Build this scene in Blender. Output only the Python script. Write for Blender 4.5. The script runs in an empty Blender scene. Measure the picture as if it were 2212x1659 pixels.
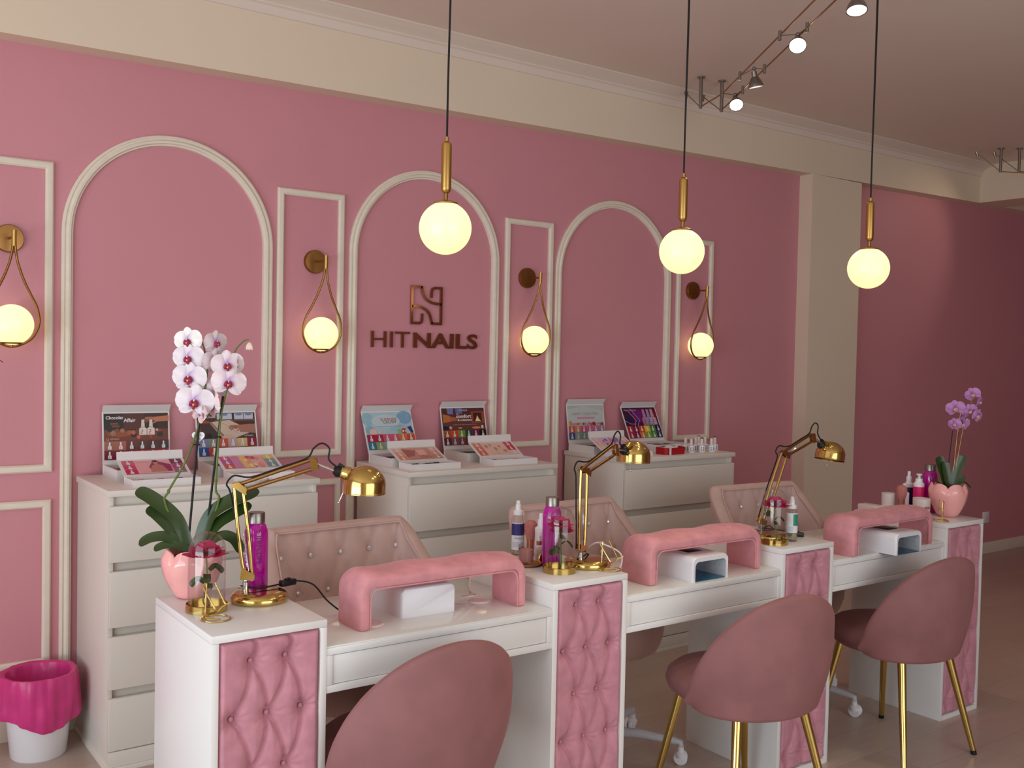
import bpy, bmesh, math, random
from mathutils import Vector, Matrix

random.seed(7)
scene = bpy.context.scene
PI = math.pi
COL = scene.collection

# ------------------------------------------------------------------ camera, world, light, exposure
cam_d = bpy.data.cameras.new('camera')
cam_d.sensor_fit = 'HORIZONTAL'
cam_d.sensor_width = 36.0
cam_d.lens = 2142.657 * 36.0 / 2212.0
cam_d.clip_start = 0.05
cam = bpy.data.objects.new('camera', cam_d)
COL.objects.link(cam)
_r = Vector((0.809658676, -0.586532004, 0.020809521))
_u = Vector((0.001537397, 0.037576068, 0.999292588))
_f = Vector((0.586899024, 0.809053921, -0.031325522))
cam.matrix_world = Matrix(((_r.x, _u.x, -_f.x, -0.79215), (_r.y, _u.y, -_f.y, -4.11418),
                           (_r.z, _u.z, -_f.z, 1.51113), (0, 0, 0, 1)))
scene.camera = cam

scene.view_settings.view_transform = 'Standard'
scene.view_settings.look = 'None'
scene.view_settings.exposure = 0.0
scene.view_settings.gamma = 1.0
scene.view_settings.use_curve_mapping = False
scene.cycles.max_bounces = 8
scene.cycles.diffuse_bounces = 5
scene.cycles.glossy_bounces = 4
scene.cycles.transmission_bounces = 8
scene.cycles.transparent_max_bounces = 12
scene.cycles.caustics_reflective = False
scene.cycles.caustics_refractive = False
scene.cycles.sample_clamp_indirect = 4.0
scene.cycles.use_denoising = True

world = bpy.data.worlds.new('daylight')
world.use_nodes = True
scene.world = world
_bg = world.node_tree.nodes['Background']
_bg.inputs[0].default_value = (0.75, 0.86, 1.0, 1)
_bg.inputs[1].default_value = 1.0


def area_light(name, loc, target, sx, sy, energy, color):
    d = bpy.data.lights.new(name, 'AREA')
    d.shape = 'RECTANGLE'
    d.size, d.size_y = sx, sy
    d.energy = energy
    d.color = color
    o = bpy.data.objects.new(name, d)
    o.location = loc
    o.rotation_euler = (Vector(target) - Vector(loc)).to_track_quat('-Z', 'Y').to_euler()
    COL.objects.link(o)
    return o


# daylight entering by the shop windows (street side, left of and behind the camera)
area_light('window_daylight_side', (-3.02, -3.1, 1.35), (0, -3.1, 0.85), 3.4, 2.3, 60, (0.76, 0.95, 1.10))
area_light('window_daylight_front', (0.9, -6.42, 1.35), (0.9, 0, 1.0), 3.6, 2.2, 54, (0.95, 0.98, 1.0))
# added upward area light brightens the ceiling, imitating bounce off a sunlit pavement
area_light('window_ceiling_fill', (-3.0, -3.1, 0.6), (-1.0, -2.9, 2.6), 3.4, 0.8, 44, (1.0, 0.97, 0.90))


# ------------------------------------------------------------------ materials
def lin(c):
    return tuple(((v / 255.0) / 12.92 if v <= 10 else (((v / 255.0) + 0.055) / 1.055) ** 2.4) for v in c)


MATS = {}


def pmat(name, rgb, rough=0.5, metal=0.0, var=0.0, vscale=8.0, bump=0.0, bscale=120.0, sheen=0.0, sheen_tint=None, coat=0.0,
         trans=0.0, emit=0.0, emit_rgb=None, ior=1.45, alpha=1.0, spec=0.5, attr=False, stretch=None, subsurf=0.0):
    m = bpy.data.materials.new(name)
    m.use_nodes = True
    nt = m.node_tree
    b = nt.nodes['Principled BSDF']
    c = lin(rgb) + (1,)
    b.inputs['Base Color'].default_value = c
    b.inputs['Roughness'].default_value = rough
    b.inputs['Metallic'].default_value = metal
    b.inputs['IOR'].default_value = ior
    b.inputs['Specular IOR Level'].default_value = spec
    b.inputs['Transmission Weight'].default_value = trans
    b.inputs['Alpha'].default_value = alpha
    b.inputs['Coat Weight'].default_value = coat
    b.inputs['Coat Roughness'].default_value = 0.08
    if subsurf:
        b.inputs['Subsurface Weight'].default_value = subsurf
        b.inputs['Subsurface Radius'].default_value = (0.01, 0.006, 0.005)
        b.inputs['Subsurface Scale'].default_value = 0.5
    if sheen:
        b.inputs['Sheen Weight'].default_value = sheen
        b.inputs['Sheen Roughness'].default_value = 0.35
        b.inputs['Sheen Tint'].default_value = (lin(sheen_tint) if sheen_tint else (1, 1, 1)) + (1,)
    if emit:
        b.inputs['Emission Color'].default_value = lin(emit_rgb or rgb) + (1,)
        b.inputs['Emission Strength'].default_value = emit
    src = None
    if attr:
        a = nt.nodes.new('ShaderNodeAttribute')
        a.attribute_name = 'Col'
        src = a.outputs['Color']
        nt.links.new(src, b.inputs['Base Color'])
    tc = nt.nodes.new('ShaderNodeTexCoord')
    vec = tc.outputs['Object']
    if stretch:
        mp = nt.nodes.new('ShaderNodeMapping')
        mp.inputs['Scale'].default_value = stretch
        nt.links.new(vec, mp.inputs['Vector'])
        vec = mp.outputs['Vector']
    if var:
        n = nt.nodes.new('ShaderNodeTexNoise')
        n.inputs['Scale'].default_value = vscale
        n.inputs['Detail'].default_value = 5
        nt.links.new(vec, n.inputs['Vector'])
        mr = nt.nodes.new('ShaderNodeMapRange')
        mr.inputs['From Min'].default_value = 0.3
        mr.inputs['From Max'].default_value = 0.7
        mr.inputs['To Min'].default_value = 1 - var
        mr.inputs['To Max'].default_value = 1 + var
        nt.links.new(n.outputs['Fac'], mr.inputs['Value'])
        mx = nt.nodes.new('ShaderNodeMix')
        mx.data_type = 'RGBA'
        mx.blend_type = 'MULTIPLY'
        mx.inputs['Factor'].default_value = 1.0
        if src is not None:
            nt.links.new(src, mx.inputs['A'])
        else:
            mx.inputs['A'].default_value = c
        nt.links.new(mr.outputs['Result'], mx.inputs['B'])
        nt.links.new(mx.outputs['Result'], b.inputs['Base Color'])
    if bump:
        n2 = nt.nodes.new('ShaderNodeTexNoise')
        n2.inputs['Scale'].default_value = bscale
        n2.inputs['Detail'].default_value = 3
        nt.links.new(vec, n2.inputs['Vector'])
        bp = nt.nodes.new('ShaderNodeBump')
        bp.inputs['Strength'].default_value = bump
        bp.inputs['Distance'].default_value = 0.002
        nt.links.new(n2.outputs['Fac'], bp.inputs['Height'])
        nt.links.new(bp.outputs['Normal'], b.inputs['Normal'])
    MATS[name] = m
    return m


M_PINK = pmat('pink_wall_paint', (206, 140, 150), 0.55, var=0.02, vscale=1.5, bump=0.08, bscale=300)
M_WALLW = pmat('white_wall_paint', (226, 210, 188), 0.7, var=0.015, vscale=2, bump=0.06, bscale=200)
M_CEIL = pmat('ceiling_paint', (224, 208, 196), 0.8, var=0.015, vscale=2)
M_TRIM = pmat('white_trim_paint', (228, 218, 202), 0.5, var=0.03, vscale=30)
M_WHITE = pmat('white_laminate', (232, 232, 230), 0.3, var=0.012, vscale=3, bump=0.02, bscale=60)
M_WHITE2 = pmat('white_laminate_dresser', (226, 221, 211), 0.38, var=0.012, vscale=3)
M_PLAST = pmat('white_plastic', (236, 236, 240), 0.25, var=0.01)
M_FLOOR = None
M_GOLD = pmat('polished_brass', (208, 180, 108), 0.15, 1.0, var=0.04, vscale=14)
M_GOLD2 = pmat('brushed_brass', (190, 150, 84), 0.34, 1.0, var=0.06, vscale=60, stretch=(1, 1, 0.05))
M_GOLDB = pmat('bronze_brass', (158, 116, 68), 0.34, 1.0, var=0.06, vscale=40)
M_GOLDW = pmat('gold_wire', (236, 206, 130), 0.2, 1.0, var=0.03)
M_RGOLD = pmat('rose_gold_mirror', (190, 128, 104), 0.1, 1.0, var=0.03)
M_CHROME = pmat('steel', (205, 205, 205), 0.18, 1.0, var=0.03)
M_STEEL = pmat('brushed_steel', (150, 145, 138), 0.35, 1.0, var=0.05, vscale=50)
M_BLACK = pmat('black_plastic', (12, 12, 13), 0.4, var=0.05)
M_CORD = pmat('black_cord', (10, 10, 11), 0.6, var=0.05)
M_VELVET = pmat('tufted_pink_velvet', (196, 136, 150), 0.75, var=0.12, vscale=26, bump=0.12, bscale=400, sheen=0.35, sheen_tint=(255, 214, 224))
M_REST = pmat('rest_pink_velvet', (214, 146, 152), 0.7, var=0.13, vscale=22, bump=0.12, bscale=400, sheen=0.4, sheen_tint=(255, 208, 214))
M_CHAIRV = pmat('dusty_rose_velvet', (144, 98, 98), 0.75, var=0.1, vscale=9, bump=0.1, bscale=500, sheen=0.2, sheen_tint=(255, 190, 190))
M_TECHV = pmat('blush_velvet', (202, 172, 164), 0.75, var=0.06, vscale=12, bump=0.1, bscale=500, sheen=0.45, sheen_tint=(255, 220, 214))
M_CRYST = pmat('crystal', (240, 240, 245), 0.05, 0.6, var=0.02)
M_PETALPOT = pmat('pink_glazed_ceramic', (246, 176, 172), 0.16, var=0.03, vscale=10, coat=0.6)
M_GREEN = pmat('orchid_leaf', (42, 64, 22), 0.35, var=0.2, vscale=12, coat=0.25)
M_STEMG = pmat('orchid_stem', (92, 110, 48), 0.5, var=0.15, vscale=30)
M_STAKE = pmat('black_stake', (18, 15, 16), 0.5, var=0.05)
M_BARK = pmat('orchid_bark', (60, 44, 34), 0.9, var=0.3, vscale=60, bump=0.6, bscale=80)
M_FLOWER = pmat('petal', (255, 255, 255), 0.5, attr=True, var=0.03, vscale=40, subsurf=0.15)
M_PRINT = pmat('print_ink', (255, 255, 255), 0.38, attr=True, var=0.015, vscale=30)
M_CARD = pmat('white_card', (228, 224, 222), 0.5, var=0.015, vscale=10)
M_GLASS = None
M_SHEET = pmat('glass_sheet', (228, 230, 226), 0.07, var=0.01, coat=0.3)
M_MAG = pmat('magenta_bottle_plastic', (186, 10, 150), 0.12, var=0.04, coat=0.5)
M_MAGBAG = pmat('pink_bag_film', (206, 58, 128), 0.35, var=0.08, vscale=20, bump=0.5, bscale=40, subsurf=0.0)
M_CLEARB = None
M_GLOBE = None
M_LED = pmat('led_face', (255, 246, 226), 0.3, emit=9.0)
M_LAMPIN = pmat('lamp_interior', (12, 26, 34), 0.4, var=0.05)
M_BLUE = pmat('blue_inner_plate', (40, 120, 160), 0.2, 0.4, var=0.05)
M_WAX = pmat('pink_wax', (206, 140, 136), 0.5, var=0.03)
M_ROSEG = pmat('rose_gold_handle', (205, 140, 120), 0.25, 0.9, var=0.04)
M_BRIS = pmat('brush_bristle', (190, 120, 112), 0.9, var=0.2, vscale=200, bump=0.6, bscale=300)
M_PINKP = pmat('pale_pink_plastic', (236, 216, 216), 0.3, var=0.02)
M_RED = pmat('red_card', (170, 18, 34), 0.35, var=0.05)
M_CUSH = M_TECHV
M_HOT = pmat('hot_pink_label', (222, 30, 110), 0.35, var=0.03)
M_NAVY = pmat('navy_label', (40, 36, 96), 0.35, var=0.03)
M_TEAL = pmat('teal_label', (40, 140, 120), 0.35, var=0.03)
M_FROST = pmat('ivory_enamel', (226, 214, 210), 0.3, var=0.02)
M_GRYP = pmat('grey_white_metal', (196, 198, 204), 0.35, var=0.03)
M_PINKCORD = pmat('pale_cord', (226, 206, 206), 0.4, var=0.02)


def globe_material():
    m = bpy.data.materials.new('opal_globe')
    m.use_nodes = True
    nt = m.node_tree
    b = nt.nodes['Principled BSDF']
    b.inputs['Base Color'].default_value = (0.35, 0.33, 0.26, 1)
    b.inputs['Roughness'].default_value = 0.3
    tc = nt.nodes.new('ShaderNodeTexCoord')
    sx = nt.nodes.new('ShaderNodeSeparateXYZ')
    nt.links.new(tc.outputs['Generated'], sx.inputs['Vector'])
    rp = nt.nodes.new('ShaderNodeValToRGB')
    rp.color_ramp.elements[0].color = (1.0, 0.86, 0.36, 1)
    rp.color_ramp.elements[1].color = (0.95, 0.86, 0.52, 1)
    nt.links.new(sx.outputs['Z'], rp.inputs['Fac'])
    nt.links.new(rp.outputs['Color'], b.inputs['Emission Color'])
    b.inputs['Emission Strength'].default_value = 1.08
    return m


M_GLOBE = globe_material()


def thin_glass(name, tint, gloss=0.9, edge=0.35):
    """thin clear wall: see-through with a fresnel reflection, so what stands inside is lit"""
    m = bpy.data.materials.new(name)
    m.use_nodes = True
    nt = m.node_tree
    nt.nodes.remove(nt.nodes['Principled BSDF'])
    out = nt.nodes['Material Output']
    tr = nt.nodes.new('ShaderNodeBsdfTransparent')
    tr.inputs['Color'].default_value = tint + (1,)
    gl = nt.nodes.new('ShaderNodeBsdfGlossy')
    gl.inputs['Roughness'].default_value = 0.03
    gl.inputs['Color'].default_value = (gloss, gloss, gloss, 1)
    lw = nt.nodes.new('ShaderNodeLayerWeight')
    lw.inputs['Blend'].default_value = edge
    mr = nt.nodes.new('ShaderNodeMapRange')
    mr.inputs['To Min'].default_value = 0.03
    mr.inputs['To Max'].default_value = 0.75
    nt.links.new(lw.outputs['Facing'], mr.inputs['Value'])
    mx = nt.nodes.new('ShaderNodeMixShader')
    pw = nt.nodes.new('ShaderNodeMath')
    pw.operation = 'POWER'
    pw.inputs[1].default_value = 3.0
    nt.links.new(lw.outputs['Facing'], pw.inputs[0])
    nt.links.new(pw.outputs['Value'], mr.inputs['Value'])
    nt.links.new(mr.outputs['Result'], mx.inputs['Fac'])
    nt.links.new(tr.outputs['BSDF'], mx.inputs[1])
    nt.links.new(gl.outputs['BSDF'], mx.inputs[2])
    nt.links.new(mx.outputs['Shader'], out.inputs['Surface'])
    return m


M_GLASS = thin_glass('clear_glass', (0.97, 0.97, 0.97))
M_CLEARB = thin_glass('clear_bottle_plastic', (0.93, 0.93, 0.92), 0.7, 0.3)


def floor_material():
    m = bpy.data.materials.new('greige_plank_floor')
    m.use_nodes = True
    nt = m.node_tree
    b = nt.nodes['Principled BSDF']
    tc = nt.nodes.new('ShaderNodeTexCoord')
    br = nt.nodes.new('ShaderNodeTexBrick')
    br.inputs['Color1'].default_value = lin((196, 176, 162)) + (1,)
    br.inputs['Color2'].default_value = lin((186, 166, 152)) + (1,)
    br.inputs['Mortar'].default_value = lin((168, 148, 134)) + (1,)
    br.inputs['Scale'].default_value = 1.0
    br.inputs['Mortar Size'].default_value = 0.0012
    br.inputs['Brick Width'].default_value = 1.3
    br.inputs['Row Height'].default_value = 0.19
    nt.links.new(tc.outputs['Object'], br.inputs['Vector'])
    mp = nt.nodes.new('ShaderNodeMapping')
    mp.inputs['Scale'].default_value = (1.2, 22, 1)
    nt.links.new(tc.outputs['Object'], mp.inputs['Vector'])
    n = nt.nodes.new('ShaderNodeTexNoise')
    n.inputs['Scale'].default_value = 3
    n.inputs['Detail'].default_value = 6
    nt.links.new(mp.outputs['Vector'], n.inputs['Vector'])
    mr = nt.nodes.new('ShaderNodeMapRange')
    mr.inputs['To Min'].default_value = 0.86
    mr.inputs['To Max'].default_value = 1.1
    nt.links.new(n.outputs['Fac'], mr.inputs['Value'])
    mx = nt.nodes.new('ShaderNodeMix')
    mx.data_type = 'RGBA'
    mx.blend_type = 'MULTIPLY'
    mx.inputs['Factor'].default_value = 1
    nt.links.new(br.outputs['Color'], mx.inputs['A'])
    nt.links.new(mr.outputs['Result'], mx.inputs['B'])
    nt.links.new(mx.outputs['Result'], b.inputs['Base Color'])
    b.inputs['Roughness'].default_value = 0.32
    return m


M_FLOOR = floor_material()


# ------------------------------------------------------------------ mesh helpers
class MB:
    """collects shapes into ONE mesh"""

    def __init__(self):
        self.bm = bmesh.new()
        self.col = self.bm.loops.layers.float_color.new('Col')
        self.mi = 0
        self.c = (1, 1, 1)

    def _tag(self, faces):
        c = lin(self.c) if max(self.c) > 1 else self.c
        for f in faces:
            f.material_index = self.mi
            for l in f.loops:
                l[self.col] = (c[0], c[1], c[2], 1)

    def face(self, pts):
        vs = [self.bm.verts.new(p) for p in pts]
        f = self.bm.faces.new(vs)
        self._tag([f])
        return f

    def box(self, x0, x1, y0, y1, z0, z1, bev=0.0, seg=2, mat=None):
        P = [(x0, y0, z0), (x1, y0, z0), (x1, y1, z0), (x0, y1, z0), (x0, y0, z1), (x1, y0, z1), (x1, y1, z1), (x0, y1, z1)]
        vs = [self.bm.verts.new((mat @ Vector(p)) if mat else p) for p in P]
        fs = [self.bm.faces.new([vs[i] for i in q]) for q in
              ((0, 3, 2, 1), (4, 5, 6, 7), (0, 1, 5, 4), (1, 2, 6, 5), (2, 3, 7, 6), (3, 0, 4, 7))]
        self._tag(fs)
        if bev > 0:
            es = list({e for f in fs for e in f.edges})
            r = bmesh.ops.bevel(self.bm, geom=es, offset=bev, segments=seg, affect='EDGES', profile=0.5)
            self._tag(r['faces'])
        return self

    def grid(self, rows, close_u=False, close_v=False, cols=None):
        V = [[self.bm.verts.new(p) for p in r] for r in rows]
        n, k = len(V), len(V[0])
        fs = []
        for i in range(n if close_v else n - 1):
            for j in range(k if close_u else k - 1):
                a, b = V[i][j], V[i][(j + 1) % k]
                c, d = V[(i + 1) % n][(j + 1) % k], V[(i + 1) % n][j]
                try:
                    f = self.bm.faces.new((a, b, c, d))
                except ValueError:
                    continue
                fs.append(f)
                f.material_index = self.mi
                if cols:
                    for l, (ii, jj) in zip(f.loops, ((i, j), (i, (j + 1) % k), ((i + 1) % n, (j + 1) % k), ((i + 1) % n, j))):
                        cc = cols[ii][jj]
                        l[self.col] = (cc[0], cc[1], cc[2], 1)
        if not cols:
            self._tag(fs)
        return V

    def cap(self, ring, flip=False):
        try:
            f = self.bm.faces.new(list(reversed(ring)) if flip else ring)
            self._tag([f])
        except ValueError:
            pass

    def lathe(self, prof, seg=32, mat=None, cap0=True, cap1=True, rfun=None):
        rows = []
        for r, z in prof:
            row = []
            for k in range(seg):
                a = 2 * PI * k / seg
                rr = r * (rfun(a, z) if rfun else 1)
                p = Vector((rr * math.cos(a), rr * math.sin(a), z))
                row.append(mat @ p if mat else p)
            rows.append(row)
        V = self.grid(rows, close_u=True)
        if cap0:
            self.cap(V[0], True)
        if cap1:
            self.cap(V[-1])
        return V

    def tube(self, pts, r, seg=8, closed=False, caps=True):
        pts = [Vector(p) for p in pts]
        n = len(pts)
        rr = r if isinstance(r, (list, tuple)) else [r] * n
        rows = []
        up = None
        for i, p in enumerate(pts):
            if closed:
                t = pts[(i + 1) % n] - pts[i - 1]
            else:
                t = pts[min(i + 1, n - 1)] - pts[max(i - 1, 0)]
            if t.length < 1e-9:
                t = Vector((0, 0, 1))
            t.normalize()
            if up is None:
                up = Vector((0, 0, 1)) if abs(t.z) < 0.9 else Vector((1, 0, 0))
            x = up.cross(t)
            if x.length < 1e-6:
                x = Vector((1, 0, 0)).cross(t)
            x.normalize()
            y = t.cross(x)
            up = y
            rows.append([p + (x * math.cos(2 * PI * k / seg) + y * math.sin(2 * PI * k / seg)) * rr[i] for k in range(seg)])
        V = self.grid(rows, close_u=True, close_v=closed)
        if not closed and caps:
            self.cap(V[0], True)
            self.cap(V[-1])
        return V

    def ball(self, c, r, seg=20, rings=12, sc=(1, 1, 1), rot=None):
        prof = [(math.sin(PI * i / rings), -math.cos(PI * i / rings)) for i in range(rings + 1)]
        prof[0] = (1e-4, -1)
        prof[-1] = (1e-4, 1)
        m = Matrix.Translation(Vector(c)) @ (rot.to_4x4() if rot else Matrix.Identity(4)) @ Matrix.Diagonal((r * sc[0], r * sc[1], r * sc[2], 1))
        return self.lathe(prof, seg, m)

    def prism(self, poly, mat, h):
        """poly in local xy, extruded h along local z"""
        a = [self.bm.verts.new(mat @ Vector((x, y, 0))) for x, y in poly]
        b = [self.bm.verts.new(mat @ Vector((x, y, h))) for x, y in poly]
        n = len(poly)
        fs = []
        try:
            fs.append(self.bm.faces.new(list(reversed(a))))
            fs.append(self.bm.faces.new(b))
        except ValueError:
            pass
        for i in range(n):
            fs.append(self.bm.faces.new((a[i], a[(i + 1) % n], b[(i + 1) % n], b[i])))
        self._tag(fs)

    def text(self, body, mat, w=None, h=None, depth=0.0, bold=0.0, align='LEFT'):
        """lettering fitted to width w and/or height h in local xy of mat"""
        cu = bpy.data.curves.new('lettering', 'FONT')
        cu.body = body
        cu.size = 1.0
        cu.offset = bold
        cu.extrude = 0.0
        cu.resolution_u = 3
        o = bpy.data.objects.new('lettering', cu)
        COL.objects.link(o)
        dg = bpy.context.evaluated_depsgraph_get()
        me = o.evaluated_get(dg).to_mesh()
        P = [v.co.copy() for v in me.vertices]
        F = [tuple(p.vertices) for p in me.polygons]
        bpy.data.objects.remove(o)
        bpy.data.curves.remove(cu)
        if not P:
            return
        x0 = min(p.x for p in P)
        x1 = max(p.x for p in P)
        y0 = min(p.y for p in P)
        y1 = max(p.y for p in P)
        sx = (w / (x1 - x0)) if w else h / (y1 - y0)
        sy = (h / (y1 - y0)) if h else sx
        off = -(x1 - x0) * sx / 2 if align == 'CENTER' else 0
        Q = [Vector(((p.x - x0) * sx + off, (p.y - y0) * sy, 0)) for p in P]
        va = [self.bm.verts.new(mat @ (q + Vector((0, 0, depth)))) for q in Q]
        fs = []
        for f in F:
            try:
                fs.append(self.bm.faces.new([va[i] for i in f]))
            except ValueError:
                pass
        if depth > 0:
            vb = [self.bm.verts.new(mat @ q) for q in Q]
            cnt = {}
            for f in F:
                for i in range(len(f)):
                    e = (f[i], f[(i + 1) % len(f)])
                    cnt[e] = 1
            for (a, b) in cnt:
                if (b, a) not in cnt:
                    try:
                        fs.append(self.bm.faces.new((va[b], va[a], vb[a], vb[b])))
                    except ValueError:
                        pass
        self._tag(fs)

    def build(self, name, mats, parent=None, smooth=35, loc=None, rotz=0.0):
        bm = self.bm
        bm.normal_update()
        if smooth:
            lim = math.radians(smooth)
            for f in bm.faces:
                f.smooth = True
            for e in bm.edges:
                if len(e.link_faces) == 2 and e.calc_face_angle(0) > lim:
                    e.smooth = False
        me = bpy.data.meshes.new(name)
        bm.to_mesh(me)
        bm.free()
        for m in (mats if isinstance(mats, (list, tuple)) else [mats]):
            me.materials.append(m)
        o = bpy.data.objects.new(name, me)
        COL.objects.link(o)
        if parent is not None:
            o.parent = parent
        if loc is not None:
            o.location = loc
        if rotz:
            o.rotation_euler = (0, 0, rotz)
        return o


def tag(o, label, cat, group=None):
    o['label'] = label
    o['category'] = cat
    if group:
        o['group'] = group
    return o


def thing(name, label, cat, loc=(0, 0, 0), rotz=0.0, group=None):
    o = bpy.data.objects.new(name, None)
    o.empty_display_size = 0.05
    COL.objects.link(o)
    o.location = loc
    o.rotation_euler = (0, 0, rotz)
    return tag(o, label, cat, group)


def structure(o):
    o['kind'] = 'structure'
    return o


def copy_tree(o, parent=None):
    c = o.copy()
    COL.objects.link(c)
    if parent is not None:
        c.parent = parent
    for ch in [x for x in list(bpy.data.objects) if x.parent == o]:
        copy_tree(ch, c)
    return c


def smooth_path(pts, n=8, closed=False):
    """Catmull-Rom"""
    P = [Vector(p) for p in pts]
    out = []
    m = len(P)
    for i in range(m if closed else m - 1):
        if closed:
            p0, p1, p2, p3 = P[i - 1], P[i], P[(i + 1) % m], P[(i + 2) % m]
        else:
            p0, p1, p2, p3 = P[max(i - 1, 0)], P[i], P[i + 1], P[min(i + 2, m - 1)]
        for k in range(n):
            t = k / n
            out.append(0.5 * ((2 * p1) + (p2 - p0) * t + (2 * p0 - 5 * p1 + 4 * p2 - p3) * t * t + (3 * p1 - p0 - 3 * p2 + p3) * t ** 3))
    if not closed:
        out.append(P[-1])
    return out


def frame(o, x, y):
    """matrix with origin o, local axes x, y and their normal"""
    o, x, y = Vector(o), Vector(x).normalized(), Vector(y)
    z = x.cross(y).normalized()
    y = z.cross(x)
    return Matrix(((x.x, y.x, z.x, o.x), (x.y, y.y, z.y, o.y), (x.z, y.z, z.z, o.z), (0, 0, 0, 1)))


WALLM = frame((0, 0, 0), (1, 0, 0), (0, 0, 1))   # local xy -> world xz, normal towards the room (-Y)
# ------------------------------------------------------------------ room shell
CZ = 2.985


def beam_z(x):
    return 2.627 + 0.0125 * (x + 0.18)


m = MB(); m.box(-3.1, 9.1, -6.6, 0.1, -0.1, 0.0); structure(m.build('floor', M_FLOOR))
m = MB(); m.box(-3.1, 9.1, -6.6, 0.1, CZ, CZ + 0.1); structure(m.build('ceiling', M_CEIL))
m = MB(); m.box(-3.1, 9.1, 0.0, 0.1, 0.0, CZ); structure(m.build('wall_back', M_PINK))
m = MB(); m.box(9.0, 9.1, -6.6, 0.0, 0.0, CZ); structure(m.build('wall_right', M_PINK))
m = MB()
for x0, x1, z0, z1 in ((-3.1, -1.0, 0, CZ), (2.9, 9.1, 0, CZ), (-1.0, 2.9, 0, 0.2), (-1.0, 2.9, 2.5, CZ)):
    m.box(x0, x1, -6.6, -6.5, z0, z1)
structure(m.build('wall_front', M_WALLW))
m = MB()
for y0, y1, z0, z1 in ((-6.5, -4.85, 0, CZ), (-1.35, 0.0, 0, CZ), (-4.85, -1.35, 0, 0.15), (-4.85, -1.35, 2.55, CZ)):
    m.box(-3.2, -3.1, y0, y1, z0, z1)
structure(m.build('wall_left', M_WALLW))
m = MB()
for y in (-4.85, -3.7, -3.4, -2.4, -1.4):
    m.box(-3.14, -3.08, y, y + 0.05, 0.15, 2.55)
for z in (0.15, 2.5):
    m.box(-3.14, -3.08, -4.8, -1.35, z, z + 0.05)
structure(m.build('window_1', M_STEEL))
m = MB()
for x in (-1.0, 0.9, 2.85):
    m.box(x, x + 0.05, -6.55, -6.49, 0.2, 2.5)
for z in (0.2, 2.45):
    m.box(-0.95, 2.85, -6.55, -6.49, z, z + 0.05)
structure(m.build('window_2', M_STEEL))

# the white beam over the recessed pink wall, a pier in it, a cross beam
m = MB()
a, b = -3.1, 9.0
P = [(a, -0.1, beam_z(a)), (b, -0.1, beam_z(b)), (b, 0, beam_z(b)), (a, 0, beam_z(a))]
Q = [(p[0], p[1], CZ) for p in P]
m.face([P[0], P[3], P[2], P[1]]); m.face([P[0], P[1], Q[1], Q[0]]); m.face([P[1], P[2], Q[2], Q[1]]); m.face([P[3], P[0], Q[0], Q[3]])
bmesh.ops.remove_doubles(m.bm, verts=m.bm.verts, dist=1e-5)
structure(m.build('beam', M_WALLW))
m = MB(); m.box(4.44, 4.955, -0.1, 0.0, 0, beam_z(4.44)); structure(m.build('pillar', M_WALLW))
m = MB(); m.box(6.42, 6.75, -6.5, -0.1, 2.71, CZ); structure(m.build('beam_cross', M_WALLW))


def sweep_x(name, prof, x0, x1, mat):
    m = MB()
    V = m.grid([[(x, y, z) for y, z in prof] for x in (x0, x1)])
    return structure(m.build(name, mat))


corn = [(-0.1, 2.903), (-0.108, 2.905), (-0.112, 2.918), (-0.118, 2.936), (-0.130, 2.942), (-0.132, 2.948), (-0.158, 2.962), (-0.185, 2.968), (-0.192, 2.975), (-0.202, 2.977), (-0.202, CZ)]
sweep_x('trim_cornice', corn, -3.1, 6.42, M_CEIL)
m = MB(); m.box(-3.1, 4.44, -0.014, 0.0, 0.0, 0.1, 0.003); structure(m.build('baseboard_back', M_TRIM))
m = MB(); m.box(4.955, 9.0, -0.014, 0.0, 0.0, 0.092, 0.003); structure(m.build('baseboard_right', M_TRIM))

# wall mouldings: three arches and the panels between them
ARCH = [(0.466, 0.425, 1.937), (1.674, 0.4165, 1.955), (2.877, 0.4235, 1.933)]
TP = [(0.0, 0.0), (0.0, 0.012), (0.004, 0.017), (0.010, 0.018), (0.012, 0.014), (0.016, 0.014), (0.024, 0.022), (0.032, 0.021), (0.036, 0.013), (0.041, 0.012), (0.043, 0.0)]
n_trim = 1
for cx, R, zs in ARCH:
    path = [((cx - R, z), (1, 0)) for z in (0.1, 0.6, 1.2, zs)]
    for k in range(1, 40):
        t = PI * k / 40
        path.append(((cx - R * math.cos(t), zs + R * math.sin(t)), (math.cos(t), -math.sin(t))))
    path += [((cx + R, z), (-1, 0)) for z in (zs, 1.2, 0.6, 0.1)]
    m = MB()
    m.grid([[(p[0] + d[0] * u, -h, p[1] + d[1] * u) for u, h in TP] for p, d in path])
    structure(m.build('trim_%d' % n_trim, M_TRIM, smooth=30)); n_trim += 1
FP = [(0.0, 0.0), (0.0, 0.010), (0.006, 0.017), (0.015, 0.019), (0.024, 0.017), (0.030, 0.010), (0.030, 0.0)]
for x0, x1, z0, z1 in ((-0.300, 0.0135, 1.018, 2.2), (-0.300, 0.010, 0.27, 0.912), (0.912, 1.231, 1.03, 2.21), (0.912, 1.231, 0.27, 0.925),
                       (2.128, 2.436, 1.026, 2.195), (2.128, 2.436, 0.27, 0.92), (3.350, 3.65, 1.02, 2.2), (3.350, 3.65, 0.27, 0.92)):
    m = MB()
    rows = []
    for u, h in FP:
        rows.append([(x0 + u, -h, z0 + u), (x1 - u, -h, z0 + u), (x1 - u, -h, z1 - u), (x0 + u, -h, z1 - u)])
    m.grid(rows, close_u=True)
    structure(m.build('trim_%d' % n_trim, M_TRIM, smooth=30)); n_trim += 1

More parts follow.
